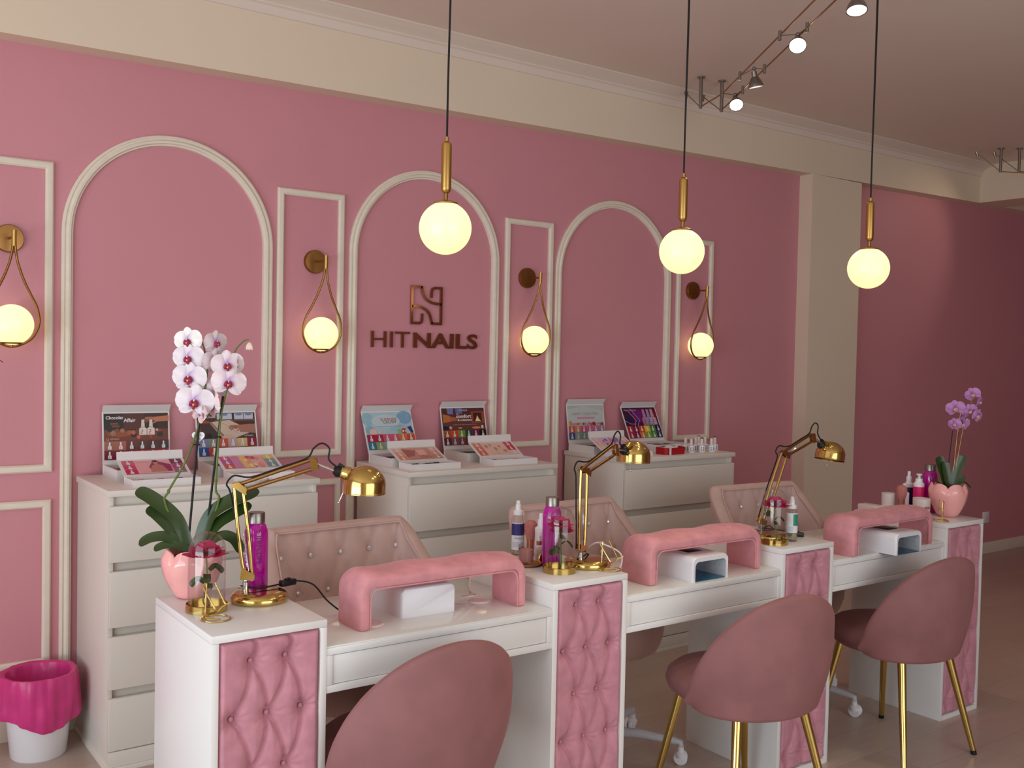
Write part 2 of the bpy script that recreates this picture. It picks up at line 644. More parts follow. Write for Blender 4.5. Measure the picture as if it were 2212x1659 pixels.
# ------------------------------------------------------------------ wall sign
sign = thing('wall_sign', 'rose gold mirrored lettering under a square emblem in the middle arch', 'sign', (1.67, 0, 1.52))


def ribbon(m, pts, w, depth, mat):
    P = [Vector((p[0], p[1])) for p in pts]
    L, Rr = [], []
    for i, p in enumerate(P):
        t0 = (p - P[i - 1]).normalized() if i > 0 else (P[1] - p).normalized()
        t1 = (P[i + 1] - p).normalized() if i < len(P) - 1 else t0
        t = (t0 + t1).normalized()
        k = w / 2 / max(0.6, t.dot(t0))
        nrm = Vector((-t.y, t.x)) * k
        L.append(p + nrm); Rr.append(p - nrm)
    for z0, z1, s in ((depth, depth, 0),):
        pass
    rows = [[mat @ Vector((q.x, q.y, 0)) for q in L], [mat @ Vector((q.x, q.y, depth)) for q in L],
            [mat @ Vector((q.x, q.y, depth)) for q in Rr], [mat @ Vector((q.x, q.y, 0)) for q in Rr]]
    m.grid(rows)
    m.face([rows[0][0], rows[1][0], rows[2][0], rows[3][0]])
    m.face([rows[3][-1], rows[2][-1], rows[1][-1], rows[0][-1]])


EW, EH = 0.163, 0.172
em = MB()
EM = frame((1.589 - 1.67, -0.006, 1.644 - 1.52), (1, 0, 0), (0, 0, 1))
S = lambda L: [(u * EW, v * EH) for u, v in L]
curve = lambda L: [(p.x, p.y) for p in smooth_path([(a, b, 0) for a, b in L], 5)]
for st in (S([(0.33, 1), (0, 1), (0, 0), (0.26, 0)]) , S(curve([(0.26, 0), (0.32, 0.03), (0.345, 0.1), (0.35, 0.27)])),
           S(curve([(0.33, 1.03), (0.34, 0.915), (0.40, 0.77), (0.50, 0.66), (0.67, 0.583), (0.85, 0.555), (1.0, 0.55)])),
           S([(0.78, 1), (1, 1), (1, 0), (0.655, 0)]), S(curve([(0.78, 1), (0.70, 0.97), (0.665, 0.9), (0.655, 0.72)])),
           S(curve([(0, 0.465), (0.2, 0.46), (0.37, 0.424), (0.52, 0.344), (0.61, 0.237), (0.69, 0.0)]))):
    ribbon(em, st, 0.0125, 0.006, EM)
em.build('emblem', M_RGOLD, sign, smooth=20)
lt = MB()
lt.text('HIT', frame((1.375 - 1.67, -0.006, 0.005), (1, 0, 0), (0, 0, 1)), w=0.205, h=0.075, depth=0.006)
lt.text('NAILS', frame((1.600 - 1.67, -0.006, 0.005), (1, 0, 0), (0, 0, 1)), w=0.368, h=0.074, depth=0.006, bold=0.025)
lt.build('lettering', M_RGOLD, sign, smooth=20)

# ------------------------------------------------------------------ wall sconces
SL = [(0.004, 0.002), (0.005, -0.015), (0.008, -0.037), (0.016, -0.073), (0.035, -0.127), (0.06, -0.18), (0.081, -0.223), (0.091, -0.273), (0.083, -0.313), (0.056, -0.35)]


def make_sconce(label):
    t = thing('wall_sconce', label, 'lamp', (0, 0, 1.898), 0, 'teardrop brass wall sconces')
    m = MB()
    Rm = Matrix.Rotation(PI / 2, 4, 'X')
    m.lathe([(0.001, 0.0), (0.052, 0.0), (0.052, 0.012), (0.049, 0.018), (0.03, 0.019), (0.001, 0.019)], 40, Rm)
    m.build('wall_plate', M_GOLDB, t)
    m = MB()
    m.tube([(0, -0.018, 0), (0, -0.12, -0.004)], 0.005, 10)
    m.build('arm', M_GOLDB, t)
    m = MB()
    m.tube([(0, -0.12, 0.022), (0, -0.119, -0.036)], 0.0088, 16)
    m.build('ferrule', M_GOLD2, t)
    m = MB()
    yy = lambda z: -0.12 + 0.04 * min(1, -z / 0.37)
    side = [(x, yy(z), z - 0.03) for x, z in SL]
    loop = side + [(0, yy(-0.372), -0.402)] + [(-x, y, z) for x, y, z in reversed(side)]
    m.tube(smooth_path(loop, 6), 0.0048, 10)
    m.build('teardrop_loop', M_GOLDB, t)
    m = MB()
    m.lathe([(0.001, -0.402), (0.006, -0.402), (0.006, -0.393), (0.035, -0.391), (0.037, -0.386), (0.03, -0.384), (0.001, -0.384)], 24, Matrix.Translation((0, -0.08, 0)))
    m.build('globe_cup', M_GOLDB, t)
    m = MB()
    m.ball((0, -0.0805, -0.321), 0.0745, 36, 22)
    g = m.build('globe', M_GLOBE, t)
    return t


sc0 = make_sconce('brass teardrop wall sconce cut off by the left edge of the photo')
for i, x in enumerate((-0.141, 1.091, 2.27, 3.484)):
    o = sc0 if i == 0 else copy_tree(sc0)
    o.location.x = x
    o['label'] = ['brass teardrop wall sconce cut off by the left edge of the photo', 'brass teardrop wall sconce between the left arch and the sign arch',
                  'brass teardrop wall sconce between the sign arch and the right arch', 'brass teardrop wall sconce in the panel right of the last arch'][i]

# ------------------------------------------------------------------ pendants
def make_pendant(label):
    t = thing('pendant_lamp', label, 'lamp', (0, 0, 0), 0, 'globe pendants over the desks')
    r = 0.079
    m = MB(); m.ball((0, 0, 0), r, 40, 26); m.build('globe', M_GLOBE, t)
    m = MB(); m.lathe([(0.001, 0.0715), (0.037, 0.0715), (0.0365, 0.076), (0.02, 0.082), (0.001, 0.083)], 28); m.build('globe_cap', M_GOLD2, t)
    m = MB(); m.lathe([(0.0062, 0.082), (0.0062, 0.106)], 14); m.build('neck', M_GOLDB, t)
    m = MB(); m.lathe([(0.002, 0.103), (0.009, 0.105), (0.0145, 0.112), (0.0155, 0.12), (0.0155, 0.244), (0.0145, 0.252), (0.009, 0.258), (0.006, 0.259), (0.006, 0.272), (0.001, 0.272)], 28); m.build('brass_body', M_GOLD2, t)
    return t


p0 = make_pendant('globe pendant with black cord hanging in front of the sign arch')
for i, (x, y, z) in enumerate(((0.794, -1.57, 1.881), (1.734, -1.63, 1.8795), (2.594, -1.79, 1.869))):
    o = p0 if i == 0 else copy_tree(p0)
    o.location = (x, y, z)
    o['label'] = ['globe pendant with black cord hanging in front of the sign arch', 'globe pendant with black cord hanging in front of the right arch edge',
                  'smallest-looking globe pendant, hanging in front of the white pier edge'][i]
    m = MB()
    zt = CZ - z
    dx = (0.006, 0.004, 0.003)[i]
    m.tube(smooth_path([(0, 0, 0.27), (0.0005, 0, 0.45), (dx * 0.6, 0, 0.7), (dx, 0, zt - 0.01)], 6), 0.0032, 8)
    m.build('cord', M_CORD, o)
    m = MB(); m.lathe([(0.001, zt - 0.025), (0.045, zt - 0.025), (0.05, zt - 0.02), (0.05, zt)], 28); m.build('ceiling_rose', M_GOLD2, o)

# ------------------------------------------------------------------ low-voltage track lights
def spot_lamp(energy, loc, d, parent, color=(1.0, 0.82, 0.6), angle=70):
    ld = bpy.data.lights.new('spot_bulb', 'SPOT')
    ld.energy = energy
    ld.color = color
    ld.spot_size = math.radians(angle)
    ld.spot_blend = 0.8
    ld.shadow_soft_size = 0.02
    o = bpy.data.objects.new('spot_bulb', ld)
    COL.objects.link(o)
    o.location = loc
    o.rotation_euler = Vector(d).to_track_quat('-Z', 'Y').to_euler()
    o.parent = parent


def track(label, posts, plugs, rails, spots, origin):
    t = thing('track_light', label, 'lamp', origin, 0, 'steel cable track lights')
    O = Vector(origin)
    L = lambda p: Vector(p) - O
    for p, q in zip(posts, plugs):
        m = MB()
        m.lathe([(0.02, 0.0), (0.02, -0.008), (0.0095, -0.01), (0.0095, -0.165), (0.001, -0.165)], 16, Matrix.Translation(L(p)), cap0=True)
        st = m.build('standoff', M_STEEL, t)
        m = MB()
        bot = L(p) + Vector((0, 0, -0.16))
        m.tube([bot, L(q)], 0.0028, 6)
        m.build('stay_wire', M_STEEL, st)
        m = MB()
        d = (L(q) - bot).normalized()
        m.lathe([(0.004, -0.03), (0.011, 0.0), (0.012, 0.006), (0.001, 0.006)], 12, Matrix.Translation(L(q)) @ Vector((0, 0, 1)).rotation_difference(Vector((0, 0, 1)) * 0.7 + d * 0.3).to_matrix().to_4x4())
        m.build('wall_plug', M_STEEL, st)
    for r in rails:
        m = MB(); m.tube([L(p) for p in r], 0.0035, 8); m.build('cable', M_GOLDB, t)
    for (c1, c2, h, d, en, tgt) in spots:
        head = MB()
        D = Vector(d).normalized()
        R4 = Vector((0, 0, -1)).rotation_difference(D).to_matrix().to_4x4()
        HM = Matrix.Translation(L(h)) @ R4
        # local -z points where the light goes
        head.lathe([(0.001, 0.07), (0.012, 0.07), (0.013, 0.045), (0.018, 0.04), (0.030, 0.02), (0.036, 0.002), (0.036, -0.003), (0.033, -0.003)], 24, HM, cap1=False)
        sp = head.build('spot_head', M_STEEL, t)
        m = MB(); m.lathe([(0.001, -0.001), (0.0325, -0.001)], 24, HM, cap0=False, cap1=False); m.build('lamp_face', M_LED, sp)
        m = MB()
        top = HM @ Vector((0, 0, 0.07))
        for c in (c1, c2):
            m.tube([L(c), top + Vector((0, 0, 0.012))], 0.002, 6)
        m.ball(top + Vector((0, 0, 0.012)), 0.009, 12, 8)
        m.build('bracket', M_STEEL, sp)
        m = MB()
        for c in (c1, c2):
            m.lathe([(0.001, -0.02), (0.007, -0.02), (0.007, 0.02), (0.001, 0.02)], 12, Matrix.Translation(L(c)))
        m.build('cable_clamp', M_STEEL, sp)
        if en:
            spot_lamp(en, HM @ Vector((0, 0, -0.01)), D, t)
    return t


# two parallel cables from the standoffs towards the street side
ra = [(3.084, -0.411, 2.828), (2.99, -0.649, 2.835), (2.261, -1.756, 2.835), (1.16, -3.43, 2.835), (0.2, -4.89, 2.835)]
rb = [(3.22, -0.433, 2.828), (3.10, -0.630, 2.835), (2.320, -1.804, 2.835), (1.22, -3.46, 2.835), (0.26, -4.91, 2.835)]


def on(r, t):
    a, b = Vector(r[1]), Vector(r[2])
    return tuple(a + (b - a) * t)


def spotspec(t1, t2, drop, d, en):
    a, b = Vector(on(ra, t1)), Vector(on(rb, t2))
    h = (a + b) / 2 + Vector((0.03, 0.0, -drop))
    return (tuple(a), tuple(b), tuple(h), d, en, None)


track('steel cable track light with lit spots above the right arch', [(3.084, -0.411, CZ), (3.22, -0.433, CZ)], [(3.18, -0.21, 2.955), (3.30, -0.22, 2.955)], [ra, rb],
      [spotspec(0.0, 0.11, 0.06, (-0.45, -0.55, -0.75), 12), spotspec(0.24, 0.37, 0.06, (0.25, 0.0, -0.95), 12), spotspec(0.69, 0.78, 0.05, (-0.6, -0.5, -0.75), 12),
       spotspec(1.1, 1.28, 0.12, (-0.2, -0.2, -1), 12), spotspec(1.6, 1.75, 0.12, (-0.3, 0.2, -1), 14), spotspec(2.1, 2.25, 0.12, (-0.3, 0.3, -1), 14)], (3.084, -0.411, CZ))


def spot2(y, d, en, sx=0.0):
    return ((6.34, y, 2.835), (6.39, y + 0.05, 2.835), (6.30 + sx, y + 0.02, 2.72), d, en, None)


track('steel cable track light cut off by the right edge of the photo', [(5.923, -0.516, CZ), (6.014, -0.597, CZ)], [(5.82, -0.40, 2.955), (5.92, -0.47, 2.955)],
      [[(5.923, -0.516, 2.825), (6.32, -0.66, 2.835), (6.35, -1.6, 2.835)], [(6.014, -0.597, 2.825), (6.36, -0.72, 2.835), (6.40, -1.6, 2.835)]],
      [spot2(-0.95, (-0.55, 0.8, -0.35), 6), spot2(-1.5, (-0.3, -0.1, -1), 10)], (5.923, -0.516, CZ))  # the downward head, out of view, is added to brighten the far floor
track('unseen cable track light added to brighten the far end of the room', [(7.4, -3.0, CZ), (7.5, -3.0, CZ)], [(7.3, -2.8, 2.955), (7.45, -2.8, 2.955)], [[(7.4, -3.0, 2.825), (5.0, -3.2, 2.835)], [(7.5, -3.08, 2.825), (5.0, -3.28, 2.835)]],  # unseen fixture, added for more warm light deep in the room
      [((x, -3.1, 2.835), (x, -3.2, 2.835), (x, -3.1, 2.72), (0.0, 0.15, -1), 11, None) for x in (5.4, 6.6)], (7.4, -3.0, CZ))

# socket by the floor of the far wall
t = thing('wall_socket', 'white wall socket low on the dark pink wall behind the last desk column', 'socket', (6.84, 0, 0.29))
m = MB(); m.box(-0.045, 0.045, -0.012, 0, -0.045, 0.045, 0.005); m.build('cover_plate', M_PLAST, t)
m = MB(); m.lathe([(0.022, 0.0), (0.02, 0.004), (0.001, 0.004)], 20, Matrix.Translation((0, -0.012, 0)) @ Matrix.Rotation(PI / 2, 4, 'X')); m.build('socket_face', M_FROST, t)
# ------------------------------------------------------------------ white chests of drawers
def make_dresser():
    t = thing('chest_of_drawers', 'x', 'chest of drawers', (0, 0, 0), 0, 'white chests of drawers along the pink wall')
    W, D, H = 0.8, 0.48, 1.0
    m = MB()
    m.box(0.006, 0.024, 0.02, D, 0.0, H - 0.023, 0.001)
    m.box(W - 0.024, W - 0.006, 0.02, D, 0.0, H - 0.023, 0.001)
    m.box(0.024, W - 0.024, D - 0.01, D, 0.0, H - 0.023)
    m.box(0.024, W - 0.024, 0.034, 0.05, 0.06, H - 0.023)
    m.build('carcass', M_WHITE2, t)
    m = MB(); m.box(0, W, 0, D, H - 0.022, H, 0.0015); m.build('top_board', M_WHITE2, t)
    m = MB(); m.box(0.008, W - 0.008, 0.002, 0.018, 0.018, 0.072, 0.0015); m.box(0.0, W, -0.003, D, 0.0, 0.017, 0.001); m.build('plinth', M_WHITE2, t)
    for z0, z1 in ((0.746, 0.944), (0.515, 0.713), (0.295, 0.482), (0.076, 0.262)):
        m = MB(); m.box(0.008, W - 0.008, 0.0, 0.018, z0, z1, 0.002); m.box(0.04, W - 0.04, 0.018, 0.40, z0 + 0.02, z1 - 0.03)
        m.build('drawer', M_WHITE2, t)
    return t


d0 = make_dresser()
for i, x in enumerate((0.096, 1.299, 2.523)):
    o = d0 if i == 0 else copy_tree(d0)
    o.location = (x, -0.507, 0)
    o['label'] = ['white chest of drawers standing beside the pink bin', 'white chest of drawers under the lettered wall sign',
                  'white chest of drawers with the nail polish bottles on top'][i]

# ------------------------------------------------------------------ tufted desk columns
PW, PD, PH = 0.294, 0.444, 0.8325


def tuft_mesh(w, h, btn_rows, nu, nv, puff, name, parent, mat, y0, x_off, z_off, fold=0.010, edge=0.014, seed=3, bmat=None, bsize=0.0065):
    rnd = random.Random(seed)
    B = []
    for z, us in btn_rows:
        B.append([(u, z) for u in us])
    segs = []
    for r in range(len(B) - 1):
        for p in B[r]:
            for q in B[r + 1]:
                if abs(p[0] - q[0]) < 0.08:
                    segs.append((p, q))
    for p in B[0]:
        segs.append((p, (p[0] + 0.004, h)))
    flat = [p for r in B for p in r]
    if True:
        for p in B[-1]:
            segs.append((p, (p[0], 0)))
    ph = {p: rnd.random() * 6 for p in flat}

    def height(u, v):
        ed = min(u, w - u, v, h - v)
        e = max(0.0, min(1.0, ed / edge))
        base = puff * math.sqrt(max(0.0, 1 - (1 - e) ** 2))
        dmin = 9
        for (p, q) in segs:
            ax, ay = q[0] - p[0], q[1] - p[1]
            L2 = ax * ax + ay * ay
            tt = ((u - p[0]) * ax + (v - p[1]) * ay) / L2
            tt = max(0, min(1, tt))
            L = math.sqrt(L2)
            bow = 0.010 * math.sin(PI * tt) * (1 if ax > 0 else 1)
            px, py = p[0] + ax * tt + bow, p[1] + ay * tt
            d = math.hypot(u - px, v - py)
            dmin = min(dmin, d)
        hgt = base - fold * 1.1 * math.exp(-(dmin / 0.006) ** 2) - fold * 0.5 * math.exp(-(dmin / 0.022) ** 2)
        for p in flat:
            dx, dy = u - p[0], v - p[1]
            d = math.hypot(dx, dy)
            if d < 0.09:
                a = math.atan2(dy, dx)
                hgt -= puff * 0.62 * math.exp(-(d / 0.017) ** 2) + puff * 0.25 * math.exp(-(d / 0.04) ** 2)
                wr = math.exp(-((d - 0.026) / 0.017) ** 2)
                hgt += 0.0013 * wr * math.sin(a * 11 + ph[p]) * (0.4 + 0.6 * max(0, math.cos(a - 0.15)))
        return max(hgt, -0.004)

    m = MB()
    m.grid([[(x_off + w * j / nu, y0 - height(w * j / nu, h * i / nv), z_off + h * i / nv) for j in range(nu + 1)] for i in range(nv + 1)])
    o = m.build(name, mat, parent, smooth=180)
    if bmat:
        for p in flat:
            m = MB()
            m.ball((x_off + p[0], y0 - max(height(*p), 0) - 0.002, z_off + p[1]), bsize, 14, 8, (1, 0.6, 1))
            m.build('button', bmat, o)
    return o


BR = [(0.735 - 0.0, (0.083, 0.172)), (0.600, (0.036, 0.125, 0.214)), (0.463, (0.083, 0.172)), (0.326, (0.036, 0.125, 0.214)), (0.190, (0.083, 0.172)), (0.055, (0.036, 0.125, 0.214))]


def make_column():
    t = thing('desk_column', 'x', 'desk', (0, 0, 0), 0, 'tufted columns of the manicure desk row')
    m = MB(); m.box(0, PW, 0, PD, PH - 0.019, PH, 0.001); m.build('top_board', M_WHITE, t)
    for x0, x1 in ((0, 0.018), (PW - 0.018, PW)):
        m = MB(); m.box(x0, x1, 0.0, PD, 0.0, PH - 0.0195, 0.001); m.build('side_panel', M_WHITE, t)
    m = MB(); m.box(0.018, PW - 0.018, 0.0, PD, 0.0, 0.02); m.build('bottom_board', M_WHITE, t)
    m = MB(); m.box(0.018, PW - 0.018, PD - 0.016, PD, 0.02, PH - 0.0195); m.build('back_panel', M_WHITE, t)
    tuft_mesh(PW - 0.037, PH - 0.041, BR, 96, 260, 0.026, 'tufted_panel', t, M_VELVET, 0.022, 0.0185, 0.0205, bmat=M_VELVET)
    return t


PX = [0.0, 1.0188, 2.056, 3.1084]
PY = -1.8479
c0 = make_column()
for i, x in enumerate(PX):
    o = c0 if i == 0 else copy_tree(c0)
    o.location = (x, PY, 0)
    o['label'] = ['tufted desk column nearest the street, holding the large white orchid', 'tufted desk column with a magenta bottle and a brass lamp, beside the first desk',
                  'tufted desk column partly hidden by the second client chair', 'last tufted desk column, holding the small purple orchid'][i]

# ------------------------------------------------------------------ manicure desks between the columns
HD = 0.7607
for i in range(3):
    x0, x1 = PX[i] + PW + 0.0005, PX[i + 1] - 0.0005
    w = x1 - x0
    t = thing('manicure_desk', ['white manicure desk with glass top behind the nearest client chair', 'white manicure desk between the second and third tufted columns',
              'white manicure desk farthest from the street'][i], 'desk', (x0, -1.8455, 0), 0, 'white manicure desks')
    D = 0.463
    m = MB(); m.box(0, w, 0, D, HD - 0.022, HD - 0.004, 0.0008); m.build('desk_top', M_WHITE, t)
    m = MB(); m.box(0.001, w - 0.001, 0.003, D - 0.002, HD - 0.0038, HD, 0.0008); m.build('glass_sheet', M_SHEET, t)
    m = MB(); m.box(0, w, 0, D, 0.6425, 0.661, 0.0008); m.build('lower_board', M_WHITE, t)
    for a, b in ((0, 0.018), (w - 0.018, w)):
        m = MB(); m.box(a, b, 0, D, 0.6615, HD - 0.0225, 0.0008); m.build('side_rail', M_WHITE, t)
    m = MB(); m.box(0.02, w - 0.02, 0.004, 0.02, 0.663, HD - 0.0245, 0.0008); m.box(0.05, w - 0.05, 0.02, D - 0.03, 0.67, 0.72); m.build('drawer', M_WHITE, t)
    m = MB(); m.box(0.018, w - 0.018, D - 0.014, D, 0.662, HD - 0.023); m.build('back_rail', M_WHITE, t)
    for gx, gy in (((0.195, 0.13), (0.59, 0.19)) if i == 0 else ((0.06, 0.36),)):
        m = MB()
        m.lathe([(0.034, 0.0), (0.033, 0.003), (0.028, 0.0045), (0.026, 0.003), (0.001, 0.003)], 32, Matrix.Translation((gx, gy, HD)))
        m.build('cable_grommet', M_PINKP, t)

# ------------------------------------------------------------------ velvet hand rests
def make_rest(w=0.545, d=0.142, h=0.140, th=0.030):
    m = MB()
    mid = th / 2
    ztop = h - mid
    rr = 0.030
    pts = [Vector((mid, 0, 0.0)), Vector((mid, 0, 0.004)), Vector((mid, 0, 0.03)), Vector((mid, 0, 0.06)), Vector((mid, 0, 0.085))]
    for k in range(1, 9):
        a = PI / 2 * k / 9
        pts.append(Vector((mid + rr - rr * math.cos(a), 0, ztop - rr + rr * math.sin(a))))
    nl = len(pts)
    n = 40
    xa, xb = mid + rr, w - mid - rr
    for k in range(n + 1):
        pts.append(Vector((xa + (xb - xa) * k / n, 0, ztop)))
    pts += [Vector((w - p.x, 0, p.z)) for p in reversed(pts[:nl])]
    rows = []
    N = len(pts)
    S = 36
    for i, p in enumerate(pts):
        tg = (pts[min(i + 1, N - 1)] - pts[max(i - 1, 0)]).normalized()
        nz = Vector((-tg.z, 0, tg.x))          # outwards (up on the top run)
        u = p.x / w
        top = max(0.0, min(1.0, (nz.z - 0.3) / 0.6))
        endf = 0.9 if i in (0, N - 1) else 1.0
        row = []
        for k in range(S):
            a = 2 * PI * k / S
            ca, sa = math.cos(a), math.sin(a)
            e = 0.30
            cx = math.copysign(abs(ca) ** e, ca) * d / 2 * endf
            cz = math.copysign(abs(sa) ** e, sa) * th / 2 * endf
            if sa > 0.05:
                q = cx / (d / 2)
                bul = (0.017 * top + 0.006 * (1 - top)) * (1 - q * q)
                wav = 0.0036 * math.sin(u * 2 * PI * 2.6 + 1.2 + 1.2 * q) * top * (1 - 0.5 * q * q)
                cz += (bul + wav) * min(1, (sa - 0.05) / 0.5)
            row.append(p + Vector((0, cx, 0)) + nz * cz)
        rows.append(row)
    V = m.grid(rows, close_u=True)
    m.cap(V[0], True); m.cap(V[-1])
    return m


r0 = thing('hand_rest', 'x', 'hand rest', (0, 0, 0), 0, 'velvet hand rests on the desks')
make_rest().build('padded_arch', M_REST, r0, smooth=60)
m = MB()
rp = [(0.0305, -0.0695, 0.004), (0.0305, -0.0695, 0.080), (0.036, -0.0695, 0.098), (0.048, -0.0695, 0.1085), (0.064, -0.0695, 0.1100), (0.481, -0.0695, 0.1100), (0.497, -0.0695, 0.1085), (0.509, -0.0695, 0.098), (0.5145, -0.0695, 0.080), (0.5145, -0.0695, 0.004)]
m.tube(rp, 0.0022, 6)
m.build('piping', M_REST, r0)
for i, (x, y, rz) in enumerate(((0.427, -1.702, -0.008), (1.463, -1.722, 0.0), (2.466, -1.782, 0.01))):
    o = r0 if i == 0 else copy_tree(r0)
    o.location = (x, y, HD)
    o.rotation_euler.z = rz
    o['label'] = ['pink velvet arched hand rest on the nearest desk', 'pink velvet arched hand rest on the second desk, before the seat with crystals',
                  'pink velvet arched hand rest on the farthest desk'][i]

# ------------------------------------------------------------------ UV nail lamps
def make_uv(label, loc, rz, open_front=True):
    t = thing('nail_lamp', label, 'nail lamp', loc, rz, 'white nail dryer lamps')
    w, d, h, th = 0.176, 0.205, 0.084, 0.012
    # rounded shell: top profile swept along depth, with the hand opening through the front
    prof = []
    r = 0.02
    prof += [(-w / 2, 0.0), (-w / 2, h - r)]
    for k in range(1, 7):
        a = PI / 2 * k / 6
        prof.append((-w / 2 + r - r * math.cos(a), h - r + r * math.sin(a)))
    prof += [(-x, z) for x, z in reversed(prof)]
    ys = [(-d / 2, 0.97), (-d / 2 + 0.004, 0.99), (-d / 2 + 0.012, 1.0), (d / 2 - 0.012, 1.0), (d / 2 - 0.003, 0.985), (d / 2, 0.95)]
    m = MB()
    V = m.grid([[(x * s, y, z * s) for x, z in prof] for y, s in ys])
    # back wall
    m.cap(V[-1])
    # front rim around the opening
    ip = []
    for x, z in prof:
        ip.append((x * 0.86, -d / 2 + 0.001, max(0, z * 0.80)))
    ip2 = [(x, y + 0.15, z) for x, y, z in ip]
    m.grid([[(x * 0.97, -d / 2, z * 0.97) for x, z in prof], ip])
    m.build('housing', M_PLAST, t, smooth=40)
    m = MB()
    V = m.grid([ip, ip2])
    m.cap(V[-1])
    m.build('inner_chamber', M_GRYP, t, smooth=40)
    m = MB(); m.box(-w * 0.42, w * 0.42, -d / 2 + 0.004, d / 2 - 0.02, 0.0005, 0.003); m.build('base_plate', M_BLUE, t)
    m = MB()
    for row, zz in enumerate((0.02, 0.038, 0.054)):
        for k in range(5):
            m.ball((w * 0.42 - 0.001, -d / 2 + 0.015 + k * 0.024 + 0.008 * (row % 2), zz), 0.0022, 8, 6)
            m.ball((-w * 0.42 + 0.001, -d / 2 + 0.015 + k * 0.024 + 0.008 * (row % 2), zz), 0.0022, 8, 6)
    m.build('led_beads', M_CHROME, t)
    m = MB(); m.box(-0.035, 0.035, -0.03, 0.04, h - 0.0008, h + 0.0008, 0.0004); m.build('display', M_BLACK, t)
    m = MB(); m.box(-w / 2 - 0.0008, -w / 2 + 0.003, 0.06, 0.078, 0.012, 0.024); m.build('power_port', M_BLACK, t)
    m = MB(); m.c = (232, 178, 196)
    m.text('HITNAILS', frame((-0.045, -0.075, h + 0.0006), (1, 0, 0), (0, 1, 0)), w=0.09)
    m.build('lettering', M_PRINT, t)
    return t


make_uv('white nail lamp under the nearest hand rest, with its closed back to the client', (0.676, -1.612, HD), PI - 0.03)
make_uv('white nail lamp under the second hand rest, opening towards the client', (1.707, -1.727, HD), 0.02)
make_uv('white nail lamp under the farthest hand rest, opening towards the client', (2.733, -1.812, HD), 0.02)

# ------------------------------------------------------------------ client chairs
def make_client_chair():
    t = thing('client_chair', 'x', 'chair', (0, 0, 0), 0, 'pink velvet client chairs')
    rx, ry, T, zs, ht, zb, pw, lean, bs = 0.269, 0.201, 88.3, 0.429, 0.345, 0.402, 0.756, 0.095, 0.097
    th = 0.034
    # shell: closed loop of a rounded section at each angle
    rows = []
    NT = 44
    for k in range(NT + 1):
        f = -1 + 2 * k / NT
        t_ = math.radians(T * f)
        g = max(0.0, math.cos(t_ * 90 / T)) ** pw
        ztop = zs + ht * g
        zbot = zb + 0.012 * (1 - g)
        if k in (0, NT):
            ztop = zbot + 0.03
        d = Vector((math.sin(t_), -math.cos(t_), 0))
        row = []
        NV = 16
        tk = th * (0.55 + 0.45 * min(1, (1 - abs(f)) * 8))
        sec = []
        for j in range(NV + 1):                       # outer side upwards
            v = j / NV
            sec.append((v, 0.0))
        for j in range(1, 6):
            a = PI * j / 6
            sec.append((1.0, a))
        for j in range(NV + 1):
            sec.append((1 - j / NV, PI))
        for j in range(1, 6):
            sec.append((0.0, PI + PI * j / 6))
        for v, a in sec:
            belly = 0.014 * math.sin(PI * v)
            s = (1 - bs) + (bs + lean * g) * v
            z = zbot + (ztop - zbot) * v
            # offset across the thickness
            off = -tk / 2 + tk / 2 * math.cos(a)
            up = tk / 2 * math.sin(a) * (1 if v > 0.5 else 1)
            base = Vector((d.x * rx * s, d.y * ry * s, z))
            nrm = Vector((d.x / rx, d.y / ry, 0)).normalized()
            row.append(base + nrm * (off + belly) + Vector((0, 0, up * 0.9)))
        rows.append(row)
    m = MB()
    V = m.grid(rows, close_u=True)
    m.cap(V[0], True); m.cap(V[-1])
    m.build('backrest_shell', M_CHAIRV, t, smooth=70)
    # seat cushion
    m = MB()
    prof = [(0.001, 0.392), (0.15, 0.39), (0.205, 0.398), (0.232, 0.418), (0.24, 0.44), (0.234, 0.462), (0.21, 0.48), (0.15, 0.489), (0.08, 0.491), (0.001, 0.492)]
    sh = lambda a, z: 1.0
    m.lathe(prof, 48, Matrix.Translation((0, 0.070, 0)) @ Matrix.Diagonal((0.985, 0.97, 1, 1)))
    m.build('seat', M_CHAIRV, t, smooth=60)
    for sx, sy in ((-1, -1), (1, -1), (-1, 1), (1, 1)):
        top = Vector((sx * 0.13, -0.09 if sy < 0 else 0.19, 0.41))
        bot = Vector((sx * 0.205, -0.175 if sy < 0 else 0.255, 0.004))
        m = MB()
        m.tube([top, top.lerp(bot, 0.5), bot + (top - bot).normalized() * 0.012], [0.0165, 0.0138, 0.0108], 18)
        lg = m.build('leg', M_GOLD, t)
        m = MB()
        m.tube([bot + (top - bot).normalized() * 0.013, bot + Vector((0, 0, -0.004))], [0.0112, 0.0112], 14)
        m.build('foot_cap', M_BLACK, lg)
    return t


cc = make_client_chair()
for i, (x, y, rz) in enumerate(((0.546, -1.858, 0.033), (1.735, -1.992, -0.157), (2.708, -1.923, -0.091))):
    o = cc if i == 0 else copy_tree(cc)
    o.location = (x, y, 0)
    o.rotation_euler.z = rz
    o['label'] = ['pink velvet client chair cut off by the bottom of the photo', 'pink velvet client chair covering the lower part of the third column',
                  'pink velvet client chair before the last tufted column, all gold legs in view'][i]

